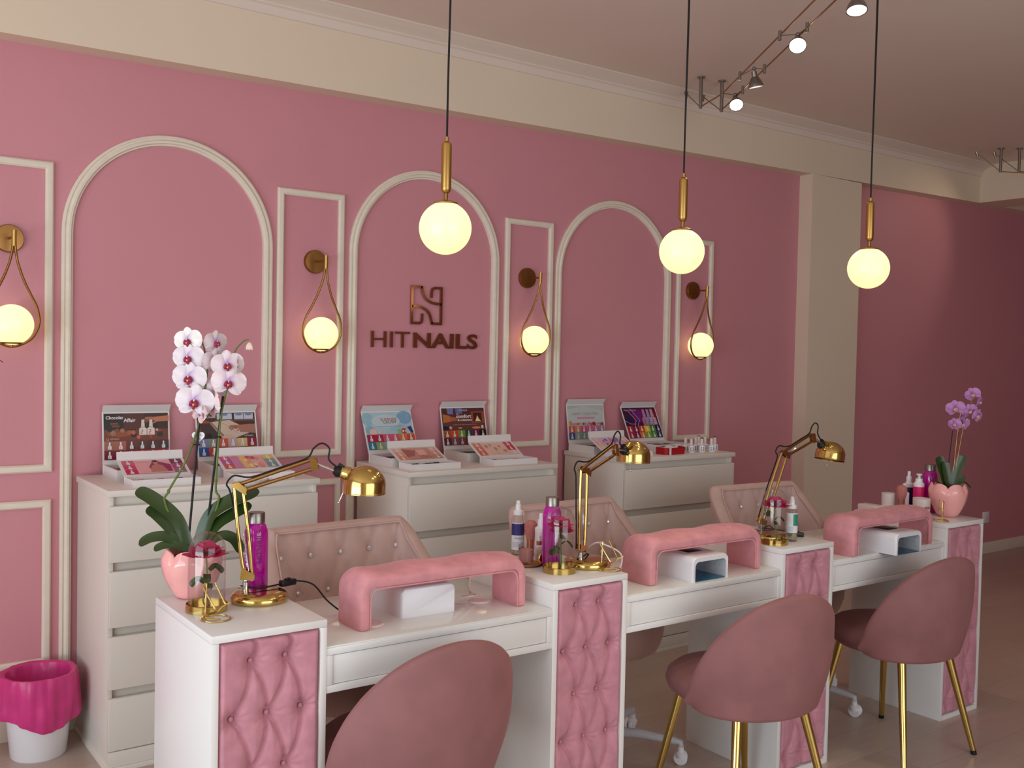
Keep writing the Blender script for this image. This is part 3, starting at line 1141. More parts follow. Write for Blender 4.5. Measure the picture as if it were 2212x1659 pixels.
# ------------------------------------------------------------------ technician chairs
def make_tech_chair():
    t = thing('technician_chair', 'x', 'chair', (0, 0, 0), 0, 'tufted swivel chairs behind the desks')
    NT, NV = 72, 26
    btn = [(0.275, x) for x in (-0.21, -0.105, 0.0, 0.105, 0.21)] + [(0.16, x) for x in (-0.2625, -0.1575, -0.0525, 0.0525, 0.1575, 0.2625)] + [(0.045, x) for x in (-0.21, -0.105, 0.0, 0.105, 0.21)]
    HT = 0.35
    ARC = 0.40           # half the arc length of the back, wings included

    def flat(s):
        """plan curve: straight back with short wings bent forward; s = arc length from the middle"""
        a, sg = abs(s), (1 if s >= 0 else -1)
        L, R = 0.20, 0.085
        q = a - L
        if q <= 0:
            x, y = a, 0.0
        else:
            t_ = min(q / R, 1.25)
            x, y = L + R * math.sin(t_), -R * (1 - math.cos(t_))
            e = q - R * t_
            if e > 0:
                x += e * math.cos(t_); y -= e * math.sin(t_)
        return Vector((sg * x, 0.235 + y, 0))

    def top(s):
        a = abs(s)
        return HT - 0.17 * max(0, (a - 0.25) / 0.15) ** 1.3

    folds = []
    for z1, x1 in btn:
        for z2, x2 in btn:
            if z1 > z2 and z1 - z2 < 0.13 and abs(abs(x1 - x2) - 0.0525) < 0.002:
                folds.append((x1, z1, x2, z2))
        if z1 > 0.25:
            folds += [(x1, z1, x1 - 0.03, z1 + 0.085), (x1, z1, x1 + 0.03, z1 + 0.085)]

    def crease(s, z):
        d = 9
        for (x1, z1, x2, z2) in folds:
            ax, az = x2 - x1, z2 - z1
            tt = max(0, min(1, ((s - x1) * ax + (z - z1) * az) / (ax * ax + az * az)))
            d = min(d, math.hypot(s - x1 - ax * tt, z - z1 - az * tt))
        b = min(math.hypot(s - x1, z - z1) for z1, x1 in btn)
        return 0.004 * math.exp(-(d / 0.005) ** 2) + 0.004 * math.exp(-(d / 0.02) ** 2) + 0.012 * math.exp(-(b / 0.016) ** 2)

    Z0 = 0.565

    def pos(s, z, inset):
        p = flat(s)
        t_ = (flat(s + 0.002) - flat(s - 0.002)).normalized()
        n = Vector((-t_.y, t_.x, 0))
        k = 1 + 0.16 * z
        return Vector((p.x * k, p.y + 0.16 * z - 0.03, Z0 + z)) - n * inset

    m = MB()
    rows = []
    for k in range(NT + 1):
        s = ARC * (-1 + 2 * k / NT)
        H = top(s)
        row = []
        for j in range(NV + 1):
            z = H * j / NV
            row.append(pos(s, z, 0.055 - crease(s, z) + 0.006 * math.sin(PI * j / NV)))
        for j in range(1, 8):
            a = PI * j / 8
            row.append(pos(s, H + 0.020 * math.sin(a), 0.0275 + 0.0275 * math.cos(a)))
        for j in range(8):
            row.append(pos(s, H * (1 - j / 7), 0.0))
        rows.append(row)
    V = m.grid(rows, close_u=True)
    m.cap(V[0], True); m.cap(V[-1])
    bk = m.build('backrest', M_TECHV, t, smooth=75)
    m = MB()
    path = [pos(s, top(s) + 0.004, 0.058) for s in [ARC * (-1 + 2 * k / 48) for k in range(49)]]
    path = [pos(-ARC, 0, 0.058)] + path + [pos(ARC, 0, 0.058)]
    m.tube(path, 0.0036, 6)
    m.build('piping', M_TECHV, bk)
    for z, s in btn:
        m = MB()
        m.ball(pos(s, z, 0.055 - crease(s, z) + 0.012), 0.0085, 8, 5)
        m.build('crystal_button', M_CRYST, bk, smooth=0)
    # seat with gathered side
    m = MB()
    prof = [(0.001, 0.405), (0.19, 0.405), (0.225, 0.415), (0.24, 0.44), (0.252, 0.475), (0.255, 0.51), (0.247, 0.535), (0.225, 0.552), (0.15, 0.56), (0.001, 0.562)]
    m.lathe(prof, 72, Matrix.Diagonal((1.0, 0.84, 1, 1)), rfun=lambda a, z: 1 + 0.012 * math.cos(a * 12) * (1 if z < 0.5 else 0.2))
    m.build('seat', M_TECHV, t, smooth=75)
    m = MB(); m.lathe([(0.001, 0.405), (0.06, 0.405), (0.06, 0.39), (0.03, 0.385), (0.027, 0.30), (0.027, 0.26), (0.001, 0.26)], 24); m.build('gas_lift_cover', M_BLACK, t)
    m = MB(); m.lathe([(0.018, 0.27), (0.018, 0.10), (0.001, 0.10)], 20); m.build('gas_lift', M_CHROME, t)
    hub = MB(); hub.lathe([(0.001, 0.12), (0.04, 0.12), (0.042, 0.10), (0.042, 0.075), (0.001, 0.07)], 24)
    base = hub.build('base_hub', M_GRYP, t)
    for k in range(5):
        a = 2 * PI * k / 5 + 0.35
        d = Vector((math.cos(a), math.sin(a), 0))
        m = MB()
        m.tube([d * 0.03 + Vector((0, 0, 0.1)), d * 0.15 + Vector((0, 0, 0.102)), d * 0.285 + Vector((0, 0, 0.088)), d * 0.30 + Vector((0, 0, 0.086)), d * 0.302 + Vector((0, 0, 0.07))], [0.02, 0.017, 0.013, 0.012, 0.011], 12)
        arm = m.build('base_arm', M_GRYP, t)
        m = MB()
        s = Vector((-d.y, d.x, 0))
        c = d * 0.302 + Vector((0, 0, 0.0255)) + s * 0.012
        R = s.to_track_quat('Z', 'Y').to_matrix().to_4x4()
        for off in (-0.018, 0.004):
            m.lathe([(0.001, off), (0.022, off), (0.0255, off + 0.003), (0.0255, off + 0.011), (0.022, off + 0.014), (0.001, off + 0.014)], 22, Matrix.Translation(c) @ R)
        m.lathe([(0.017, 0.03), (0.02, 0.045), (0.012, 0.052), (0.012, 0.07), (0.001, 0.07)], 16, Matrix.Translation(Vector((d.x * 0.302, d.y * 0.302, 0))))
        m.build('caster', M_PLAST, arm)
    return t


tc = make_tech_chair()
for i, (x, y, rz) in enumerate(((0.69, -1.335, 0.05), (1.665, -1.335, 0.05), (2.77, -1.325, -0.06))):
    o = tc if i == 0 else copy_tree(tc)
    o.location = (x, y, 0)
    o.rotation_euler.z = rz
    if i == 2:
        for ch in [c for c in bpy.data.objects if c.parent == o and c.name.startswith('base_')]:
            ch.rotation_euler.z = -0.36
    o['label'] = ['blush tufted swivel chair with crystal buttons behind the nearest desk', 'blush tufted swivel chair mostly hidden by the middle brass lamp',
                  'blush tufted swivel chair behind the farthest rose dome'][i]
# ------------------------------------------------------------------ colour-chart display boxes on the chests
class Print:
    """flat printed graphics in local (u, v) on a board"""

    def __init__(self, M):
        self.m = MB()
        self.M = M
        self.k = 0

    def z(self):
        self.k += 1
        return 0.0002 + 0.00003 * self.k

    def poly(self, pts, c):
        z = self.z()
        self.m.c = c
        self.m.face([self.M @ Vector((u, v, z)) for u, v in pts])

    def rect(self, u0, v0, u1, v1, c):
        self.poly([(u0, v0), (u1, v0), (u1, v1), (u0, v1)], c)

    def disc(self, u, v, r, c, ry=None, n=18, a0=0):
        ry = ry or r
        self.poly([(u + r * math.cos(2 * PI * k / n), v + ry * math.sin(2 * PI * k / n)) for k in range(n)], c)

    def line(self, pts, w, c):
        for (a, b) in zip(pts[:-1], pts[1:]):
            d = Vector((b[0] - a[0], b[1] - a[1])).normalized()
            n = Vector((-d.y, d.x)) * w / 2
            self.poly([(a[0] - n.x, a[1] - n.y), (b[0] - n.x, b[1] - n.y), (b[0] + n.x, b[1] + n.y), (a[0] + n.x, a[1] + n.y)], c)

    def text(self, s, u, v, c, w=None, h=None, bold=0.0, align='LEFT', rot=0.0):
        self.m.c = c
        self.m.text(s, self.M @ Matrix.Translation((u, v, self.z())) @ Matrix.Rotation(rot, 4, 'Z'), w=w, h=h, bold=bold, align=align)

    def bottle(self, u, v, h, c=(232, 230, 232), rot=0.0, dark=(120, 70, 80)):
        R = lambda x, y: (u + x * math.cos(rot) - y * math.sin(rot), v + x * math.sin(rot) + y * math.cos(rot))
        b = 0.24 * h
        self.poly([R(-b, 0), R(b, 0), R(b, 0.42 * h), R(0.5 * b, 0.5 * h), R(-0.5 * b, 0.5 * h), R(-b, 0.42 * h)], c)
        self.poly([R(-0.5 * b, 0.52 * h), R(0.5 * b, 0.52 * h), R(0.36 * b, h), R(-0.36 * b, h)], c)
        self.line([R(-0.5 * b, 0.34 * h), R(-0.05 * b, 0.34 * h), R(-0.05 * b, 0.2 * h), R(-0.5 * b, 0.2 * h), R(-0.5 * b, 0.08 * h), R(-0.05 * b, 0.08 * h)], 0.03 * h, dark)


def hand(P, u, v, s, c, flip=1, tips=None):
    """a printed hand reaching in from the side: forearm, palm, four fingers, thumb"""
    f = flip
    P.poly([(u + f * s * 1.6, v + s * 0.42), (u + f * s * 0.7, v + s * 0.34), (u + f * s * 0.1, v + s * 0.30), (u - f * s * 0.05, v + s * 0.05), (u + f * s * 0.5, v - s * 0.16), (u + f * s * 1.6, v - s * 0.12)], c)
    for i, (a, L) in enumerate(((0.30, 0.62), (0.16, 0.74), (0.0, 0.70), (-0.15, 0.55))):
        y = v + s * (0.26 - 0.1 * i)
        tip = (u - f * s * L, y - s * 0.12 + s * a * 0.3)
        P.line([(u + f * s * 0.12, y), (u - f * s * L * 0.5, y + s * 0.02), tip], s * 0.095, tuple(int(x * (0.97 - 0.05 * i)) for x in c))
        if tips:
            P.disc(tip[0], tip[1], s * 0.055, tips, s * 0.045)
    P.line([(u + f * s * 0.5, v - s * 0.08), (u + f * s * 0.05, v - s * 0.32)], s * 0.12, c)


def scene_chocolate(P, w, v0, v1):
    H = v1 - v0
    P.rect(0, v0, w, v1, (58, 28, 20))
    P.rect(0, v0, w, v0 + H * 0.42, (116, 52, 26))
    P.poly([(0, v0 + 0.42 * H), (w * .5, v0 + .38 * H), (w * .5, v0 + .8 * H), (0, v1), (0, v1)], (34, 20, 18))
    P.rect(w * .30, v0 + H * .42, w * .62, v1, (84, 38, 24))
    P.disc(w * .25, v0 + H * .25, w * .2, (150, 70, 36), H * .10)
    for k in range(3):
        for j in range(2):
            P.poly([(w * (.10 + .04 * k + .02 * j), v0 + H * (.66 - .09 * j)), (w * (.135 + .04 * k + .02 * j), v0 + H * (.67 - .09 * j)), (w * (.14 + .04 * k + .02 * j), v0 + H * (.60 - .09 * j)), (w * (.105 + .04 * k + .02 * j), v0 + H * (.59 - .09 * j))], (126, 70, 52))
    for u, vv, r, c in ((.06, .34, .035, (112, 72, 44)), (.14, .30, .042, (150, 116, 76)), (.20, .38, .035, (124, 70, 44)), (.28, .38, .034, (164, 116, 76)), (.09, .45, .05, (40, 22, 18))):
        P.disc(w * u, v0 + H * vv, w * r, c)
    hand(P, w * .74, v0 + H * .74, w * .17, (188, 116, 82), 1)
    P.disc(w * .80, v0 + H * .55, w * .035, (40, 16, 16))
    for u in (.60, .725):
        P.bottle(w * u, v0 + H * .20, H * .56, (226, 208, 196), dark=(110, 30, 40))
    for u, vv, r, c in ((.39, .30, .04, (164, 86, 60)), (.455, .22, .045, (48, 26, 24)), (.45, .30, .035, (190, 96, 62)), (.53, .13, .03, (206, 92, 78)), (.72, .13, .025, (178, 50, 52)), (.86, .30, .04, (160, 52, 44)), (.87, .22, .045, (44, 34, 36)), (.82, .38, .02, (190, 180, 170))):
        P.disc(w * u, v0 + H * vv, w * r, c)
    P.text('Chocolat', w * .03, v0 + H * .79, (236, 226, 222), w=w * .265, bold=0.02)
    P.text('Affair', w * .30, v0 + H * .68, (236, 226, 222), w=w * .185, bold=0.02)
    P.text('HITNAILS', w * .09, v0 + H * .05, (220, 190, 176), w=w * .14)
    P.line([(w * .04, v0 + H * .03), (w * .07, v0 + H * .03), (w * .07, v0 + H * .10), (w * .04, v0 + H * .10), (w * .04, v0 + H * .03)], w * .004, (220, 190, 176))


def scene_book(P, w, v0, v1):
    H = v1 - v0
    P.rect(0, v0, w, v1, (74, 50, 46))
    P.rect(0, v0, w * .2, v0 + H * .7, (150, 74, 46))
    P.rect(w * .05, v0, w * .5, v0 + H * .6, (70, 52, 54))
    for u0, u1 in ((.34, .60), (.64, .80), (.81, .97)):
        P.rect(w * u0, v0 + H * .74, w * u1, v0 + H * .97, (190, 198, 212))
        P.disc(w * (u0 + u1) / 2, v0 + H * .93, w * .06, (120, 134, 164), H * .05)
    P.rect(w * .3, v0 + H * .68, w, v0 + H * .72, (122, 92, 86))
    P.poly([(w * .20, v0 + H * .64), (w * .55, v0 + H * .72), (w * .95, v0 + H * .25), (w * .62, v0), (w * .42, v0)], (206, 182, 162))
    P.poly([(w * .20, v0 + H * .64), (w * .24, v0 + H * .66), (w * .5, v0), (w * .44, v0)], (150, 118, 100))
    P.line([(w * .4, v0 + H * .66), (w * .68, v0 + H * .2)], w * .006, (170, 140, 120))
    P.poly([(w, v0 + H * .18), (w * .72, v0 + H * .24), (w * .74, v0 + H * .5), (w, v0 + H * .55)], (160, 118, 104))
    hand(P, w * .66, v0 + H * .40, w * .16, (176, 112, 92), 1, (90, 26, 34))
    P.poly([(w * .40, v0), (w * .46, v0 + H * .18), (w * .56, v0 + H * .14), (w * .62, v0)], (202, 172, 156))
    for k in range(8):
        a = PI * k / 7
        P.line([(w * .18, v0 + H * .06), (w * .18 + w * .07 * math.cos(a), v0 + H * .06 + H * .18 * math.sin(a))], w * .012, (22, 20, 20))
    P.text('r Chalet', w * .12, v0 + H * .80, (226, 214, 206), w=w * .2)
    P.text('HITNAILS', w * .80, v0 + H * .06, (230, 220, 214), w=w * .15)


def scene_summer(P, w, v0, v1):
    H = v1 - v0
    P.rect(0, v0, w, v1, (174, 200, 212))
    for u, vv, rx, ry, c in ((.86, .75, .16, .30, (128, 168, 198)), (.08, .7, .12, .3, (150, 190, 206)), (.1, .2, .10, .2, (136, 182, 200)), (.7, .3, .2, .2, (158, 194, 208)), (.45, .6, .3, .3, (192, 210, 214))):
        P.disc(w * u, v0 + H * vv, w * rx, c, H * ry)
    rnd = random.Random(5)
    for k in range(9):
        u, vv = (rnd.random(), rnd.random())
        P.line([(w * min(.97, max(.03, u + .04 * math.sin(j + k))), v0 + H * min(.97, max(.1, vv + .1 * j))) for j in range(4)], w * .004, (206, 224, 230))
    P.text('SUMMER', w * .34, v0 + H * .60, (196, 92, 96), w=w * .35, h=H * .14)
    P.text('CRUSH', w * .39, v0 + H * .49, (92, 96, 108), w=w * .27, h=H * .13)
    P.text('the summer collection that refreshes all you', w * .26, v0 + H * .33, (150, 136, 140), w=w * .5)
    P.disc(w * .15, v0 + H * .10, w * .07, (234, 190, 176), H * .17)
    P.disc(w * .28, v0 + H * .10, w * .035, (196, 206, 176))
    P.disc(w * .70, v0 + H * .10, w * .04, (132, 186, 120), H * .14)
    P.disc(w * .80, v0 + H * .13, w * .06, (200, 60, 62), H * .13)
    P.disc(w * .78, v0 + H * .13, w * .02, (226, 220, 226), H * .05)
    P.disc(w * .84, v0 + H * .13, w * .02, (226, 200, 206), H * .05)
    P.poly([(w * .88, v0 + H * .3), (w * .96, v0 + H * .36), (w, v0 + H * .05), (w * .95, v0 + H * .02)], (44, 60, 116))


def scene_comfort(P, w, v0, v1):
    H = v1 - v0
    P.rect(0, v0, w, v1, (104, 56, 52))
    P.rect(0, v0 + H * .55, w, v1, (86, 44, 44))
    P.poly([(w * .12, v1), (w * .14, v0 + H * .74), (w * .26, v0 + H * .72), (w * .28, v1)], (120, 118, 172))
    P.poly([(w * .32, v1), (w * .33, v0 + H * .74), (w * .48, v0 + H * .74), (w * .48, v1)], (106, 104, 158))
    P.rect(w * .68, v0 + H * .30, w, v0 + H * .84, (148, 74, 52))
    P.rect(w * .73, v0 + H * .36, w * .93, v0 + H * .78, (70, 28, 26))
    P.poly([(w * .77, v0 + H * .38), (w * .83, v0 + H * .66), (w * .86, v0 + H * .50), (w * .91, v0 + H * .38)], (250, 214, 150))
    P.poly([(w * .02, v0 + H * .74), (w * .18, v0 + H * .66), (w * .2, v0 + H * .4), (w * .02, v0 + H * .34)], (186, 112, 62))
    P.poly([(w * .18, v0 + H * .64), (w * .32, v0 + H * .58), (w * .38, v0 + H * .44), (w * .2, v0 + H * .40)], (176, 92, 66))
    P.poly([(0, v0), (0, v0 + H * .2), (w * .14, v0 + H * .18), (w * .14, v0 + H * .04)], (20, 26, 60))
    P.disc(w * .18, v0 + H * .12, w * .035, (206, 168, 160), H * .07)
    P.disc(w * .4, v0 + H * .10, w * .05, (230, 180, 130), H * .03)
    P.disc(w * .78, v0 + H * .10, w * .1, (222, 150, 96), H * .05)
    P.text('HITNAILS', w * .40, v0 + H * .86, (226, 206, 206), w=w * .2)
    P.text('the', w * .34, v0 + H * .70, (240, 226, 220), w=w * .05)
    P.text('comfort', w * .33, v0 + H * .55, (244, 234, 230), w=w * .35, h=H * .16, bold=0.02)
    P.text('& collection', w * .36, v0 + H * .41, (244, 234, 230), w=w * .33, h=H * .10, bold=0.02)
    P.text('the collection that brings you the warmth of the season', w * .24, v0 + H * .22, (226, 196, 186), w=w * .56)
    P.rect(w * .90, v0 + H * .06, w * .95, v0 + H * .2, (220, 214, 210))


def scene_candy(P, w, v0, v1):
    H = v1 - v0
    P.rect(0, v0, w, v1, (196, 202, 200))
    P.poly([(0, v1), (0, v0 + H * .8), (w * .5, v1)], (176, 190, 184))
    P.poly([(w, v1), (w, v0 + H * .7), (w * .4, v1)], (184, 196, 190))
    P.text('CANDY COLLECTION', w * .12, v0 + H * .52, (124, 126, 112), w=w * .72, h=H * .12)
    P.rect(w * .26, v0 + H * .33, w * .74, v0 + H * .42, (212, 140, 166))
    rnd = random.Random(11)
    for k in range(18):
        u = .05 + .9 * k / 17
        c = rnd.choice([(214, 160, 80), (150, 60, 66), (96, 90, 96), (214, 120, 140), (180, 140, 160), (200, 90, 60)])
        P.disc(w * u, v0 + H * (.05 + .06 * rnd.random()), w * (.018 + .012 * rnd.random()), c, H * (.05 + .05 * rnd.random()))
    P.disc(w * .06, v0 + H * .13, w * .045, (206, 150, 62), H * .12)
    P.disc(w * .70, v0 + H * .09, w * .04, (170, 46, 40), H * .09)


def scene_neon(P, w, v0, v1):
    H = v1 - v0
    P.rect(0, v0, w, v1, (62, 14, 60))
    P.disc(w * .45, v0 + H * .55, w * .2, (112, 20, 110), H * .36)
    P.disc(w * .15, v0 + H * .3, w * .12, (36, 22, 70), H * .25)
    P.disc(w * .85, v0 + H * .65, w * .13, (140, 16, 46), H * .3)
    P.line([(w * .15, v0 + H * .88), (w * .33, v0 + H * .3), (w * .26, v0)], w * .016, (236, 130, 140))
    P.line([(w * .24, v0 + H * .95), (w * .44, v0 + H * .32), (w * .34, v0)], w * .016, (150, 150, 226))
    P.line([(0, v0 + H * .3), (w * .14, v0 + H * .12), (w * .3, v0 + H * .1)], w * .01, (210, 150, 200))
    for u, c in ((.62, (196, 130, 160)), (.74, (150, 150, 190)), (.86, (196, 160, 180))):
        P.bottle(w * u, v0 + H * .04, H * .86, c, dark=(70, 40, 110))
    P.text('Neon Summer', w * .05, v0 + H * .82, (216, 190, 222), w=w * .36)


def print_small(P, w, h, left, right, mid, art):
    """bottom row orientation: swatches at both sides, a picture in the middle"""
    P.rect(0, 0, w, h, mid)
    nl, nr = len(left), len(right)
    for k, c in enumerate(left):
        P.rect(0, h * k / nl, w * .2, h * (k + 1) / nl, c)
        P.bottle(w * .1, h * (k + .15) / nl, h * .8 / nl, dark=(200, 120, 140))
    for k, c in enumerate(right):
        P.rect(w * .8, h * k / nr, w, h * (k + 1) / nr, c)
        P.bottle(w * .9, h * (k + .15) / nr, h * .8 / nr, dark=(200, 120, 140))
    art(P, w * .22, w * .78, h)


def art_person(P, u0, u1, h):
    w = u1 - u0
    P.poly([(u0 + w * .35, h * .5), (u0 + w * .55, h * .95), (u1, h * .6), (u1 - w * .02, h * .12), (u0 + w * .4, h * .1)], (150, 48, 104))
    P.disc(u0 + w * .58, h * .78, w * .075, (196, 138, 118), h * .14)
    P.disc(u0 + w * .58, h * .88, w * .085, (60, 30, 36), h * .08)
    P.poly([(u0 + w * .42, h * .55), (u0 + w * .58, h * .66), (u0 + w * .76, h * .55), (u0 + w * .86, h * .1), (u0 + w * .34, h * .1)], (190, 126, 112))
    P.text('Pink Obsession', u0 + w * .02, h * .84, (214, 120, 140), w=w * .42)
    P.rect(u0, 0, u1, h * .09, (232, 170, 176))


def art_fruit(P, u0, u1, h):
    w = u1 - u0
    P.rect(u0, 0, u0 + w * .25, h, (206, 132, 176))
    P.poly([(u0 + w * .25, 0), (u0 + w * .6, 0), (u0 + w * .5, h), (u0 + w * .22, h)], (232, 190, 112))
    rnd = random.Random(4)
    for k in range(14):
        P.disc(u0 + w * (.35 + .6 * rnd.random()), h * (.1 + .8 * rnd.random()), w * .06, rnd.choice([(210, 106, 96), (150, 180, 170), (226, 150, 130), (240, 214, 180), (190, 70, 90)]), h * .12)
    P.text('tutti frutti', u0 + w * .02, h * .86, (200, 70, 90), w=w * .26)


def art_hands(P, u0, u1, h):
    w = u1 - u0
    P.rect(u0, 0, u1, h, (206, 146, 134))
    P.poly([(u0, h * .9), (u0 + w * .5, h * .75), (u0 + w * .3, h * .3), (u0, h * .2)], (172, 104, 96))
    P.poly([(u0 + w * .1, h), (u1, h), (u1, h * .6), (u0 + w * .6, h * .8)], (214, 156, 140))
    P.rect(u0 + w * .5, h * .35, u0 + w * .85, h * .8, (232, 184, 178))
    for k in range(4):
        P.line([(u0 + w * (.5 + .12 * k), h * .3), (u0 + w * (.56 + .12 * k), h * .08)], w * .05, (176, 100, 96))


def art_shells(P, u0, u1, h):
    w = u1 - u0
    for k, (a, b) in enumerate(((.15, .7), (.5, .5), (.85, .3))):
        P.disc(u0 + w * a, h * b, w * .08, (206, 164, 140), h * .14)
        P.disc(u0 + w * a, h * b, w * .05, (176, 136, 116), h * .08)
    for a, b in ((.35, .78), (.72, .68)):
        for t in range(3):
            an = PI * t / 3 + .3
            P.line([(u0 + w * a - w * .05 * math.cos(an), h * b - h * .12 * math.sin(an)), (u0 + w * a + w * .05 * math.cos(an), h * b + h * .12 * math.sin(an))], w * .015, (190, 110, 110))
    for a in (.3, .5):
        P.disc(u0 + w * a, h * .2, w * .05, (222, 160, 160), h * .09)
        P.disc(u0 + w * a, h * .2, w * .035, (240, 208, 196), h * .06)


def art_swirl(P, u0, u1, h):
    w = u1 - u0
    rnd = random.Random(9)
    for k in range(22):
        P.disc(u0 + w * (.1 + .8 * rnd.random()), h * (.12 + .76 * rnd.random()), w * (.1 - .003 * k), rnd.choice([(206, 120, 170), (150, 110, 180), (226, 160, 200), (110, 90, 160), (190, 210, 220), (236, 190, 214)]), h * (.2 - .005 * k))


BW, BDP, BTH = 0.262, 0.205, 0.038


def big_box(name_label, x, hinge_y, lean, pic, row1, row2, loc_z=1.0):
    """open box: tray in front, lid with the colour chart leaning back to the wall"""
    y0 = hinge_y - BDP
    t = thing('colour_chart_box', name_label, 'display box', (x, y0, loc_z), 0, 'open colour chart boxes on the chests')
    w, d, h, e = BW, BDP, BTH, 0.004
    m = MB()
    m.box(0, w, 0, d - 0.002, 0, 0.004)
    m.box(0.003, w - 0.003, 0.003, 0.003 + e, 0.004, h); m.box(0.003, w - 0.003, d - 0.002 - e, d - 0.002, 0.004, h)
    m.box(0.003, 0.003 + e, 0.003 + e, d - 0.002 - e, 0.004, h); m.box(w - 0.003 - e, w - 0.003, 0.003 + e, d - 0.002 - e, 0.004, h)
    tray = m.build('tray', M_CARD, t)
    m = MB()
    m.c = (52, 40, 42); m.box(0.008, w - 0.008, 0.008, d - 0.008, 0.0045, 0.024)
    rnd = random.Random(int(x * 1000))
    for k in range(9):
        u, v = 0.02 + 0.2 * rnd.random(), 0.02 + 0.15 * rnd.random()
        m.c = rnd.choice([(200, 150, 150), (120, 60, 70), (226, 214, 210), (180, 40, 60), (220, 120, 150)])
        m.box(u, u + 0.016, v, v + 0.028, 0.0245, 0.0275)
    m.build('colour_samples', M_PRINT, tray)
    # lid
    H = 0.205
    oz, oy = h + 0.002, d + 0.001
    up = Vector((0, lean, math.sqrt(max(1e-6, H * H - lean * lean)))).normalized()
    LM = frame((0, oy, oz), (1, 0, 0), up)
    m = MB()
    m.box(0, w, 0, H, -0.003, 0.0, 0, mat=LM)
    m.box(0, w, d - 0.002, d + 0.001, 0.0, oz)           # spine
    lid = m.build('lid', M_CARD, t)
    m = MB()
    top = LM @ Vector((0, H, 0))
    FM = frame(top, (1, 0, 0), Vector((0, -0.6, 0.8)))
    m.box(0, w, 0.0005, 0.034, -0.002, 0.0, 0, mat=FM)
    m.build('lid_flap', M_CARD, lid)
    iw, ih = w - 0.012, H - 0.022
    P = Print(LM @ Matrix.Translation((0.006, 0.016, 0)))
    vs = ih * 0.20
    pic(P, iw, 2 * vs, ih)
    for r, row in enumerate((row2, row1)):
        for k, c in enumerate(row):
            P.rect(iw * k / 6, r * vs, iw * (k + 1) / 6, (r + 1) * vs, c)
        for k, c in enumerate(row):
            P.bottle(iw * (k + .5) / 6, r * vs + vs * .12, vs * .78, dark=tuple(int(q * .7) for q in c))
    P.m.build('colour_chart', M_PRINT, lid, smooth=0)
    return t


def small_box(label, x, y_h, slope, left, right, mid, art, contents):
    t = thing('sample_box', label, 'display box', (x, y_h - 0.115, 1.0), 0, 'small open sample boxes on the chests')
    w, d, h, e = 0.246, 0.115, 0.027, 0.0035
    m = MB()
    m.box(0, w, 0, d - 0.001, 0, 0.003)
    m.box(0.001, w - 0.001, 0.0, e, 0.003, h); m.box(0.001, w - 0.001, d - 0.001 - e, d - 0.001, 0.003, h)
    m.box(0.001, 0.001 + e, e, d - 0.001 - e, 0.003, h); m.box(w - 0.001 - e, w - 0.001, e, d - 0.001 - e, 0.003, h)
    tray = m.build('tray', M_CARD, t)
    m = MB()
    m.c = (214, 206, 206); m.box(0.006, w - 0.006, 0.005, d - 0.006, 0.0035, 0.016)
    rnd = random.Random(int(x * 777))
    for k in range(12):
        u, v = 0.02 + 0.19 * rnd.random(), 0.012 + 0.07 * rnd.random()
        m.c = rnd.choice(contents)
        m.box(u, u + 0.022, v, v + 0.008 + 0.008 * rnd.random(), 0.0165, 0.021)
    m.build('nail_samples', M_PRINT, tray)
    L = 0.115
    up = Vector((0, math.cos(slope), math.sin(slope)))
    LM = frame((0, d, h + 0.003), (1, 0, 0), up)
    m = MB(); m.box(0, w, 0, L, -0.0025, 0, 0, mat=LM); m.box(0, w, d - 0.001, d + 0.0015, 0, h + 0.003)
    lid = m.build('lid', M_CARD, t)
    m = MB()
    m.box(0, w, 0.0005, 0.032, -0.002, 0, 0, mat=frame(LM @ Vector((0, L, 0)), (1, 0, 0), Vector((0, 0.15, 1))))
    m.build('lid_flap', M_CARD, lid)
    P = Print(LM @ Matrix.Translation((0.012, 0.008, 0)))
    print_small(P, w - 0.024, L - 0.016, left, right, mid, art)
    P.m.build('colour_chart', M_PRINT, lid, smooth=0)
    return t


big_box('open display box with a chocolate-brown picture and brown swatches in its lid', 0.1915, -0.035, 0.02, scene_chocolate,
        [(160, 100, 80), (176, 92, 78), (106, 48, 40), (90, 50, 38), (82, 40, 30), (66, 36, 30)], [(120, 30, 50), (120, 30, 60), (130, 26, 50), (170, 24, 40), (180, 24, 44), (196, 30, 52)])
big_box('open display box with a hand and open book in its lid, behind the white orchid', 0.558, -0.065, 0.05, scene_book,
        [(126, 130, 166), (130, 140, 124), (200, 84, 60), (190, 164, 160), (216, 184, 124), (150, 32, 60)], [(30, 84, 166), (206, 70, 50), (110, 40, 60), (130, 30, 80), (90, 96, 50), (170, 160, 40)])
big_box('open display box with a pale blue watery picture in its lid', 1.325, -0.100, 0.085, scene_summer,
        [(170, 30, 80), (180, 34, 80), (210, 90, 124), (214, 92, 110), (214, 120, 76), (214, 80, 44)], [(44, 130, 160), (150, 180, 116), (150, 180, 196), (40, 60, 150), (126, 84, 150), (178, 116, 150)])
big_box('open display box with a fireside picture and bold swatches in its lid', 1.7515, -0.060, 0.045, scene_comfort,
        [(166, 84, 26), (210, 74, 50), (124, 156, 50), (22, 74, 66), (120, 22, 84), (22, 12, 14)], [(92, 30, 44), (128, 84, 100), (140, 64, 84), (100, 34, 56), (80, 104, 130), (30, 44, 116)])
big_box('open display box with a pale grey lid and pastel swatches, on the right chest', 2.5405, -0.045, 0.03, scene_candy,
        [(206, 96, 84), (212, 140, 104), (206, 90, 130), (206, 108, 150), (196, 122, 160), (178, 134, 166)], [(66, 90, 146), (150, 176, 174), (130, 168, 152), (150, 174, 160), (160, 180, 170), (180, 190, 186)])
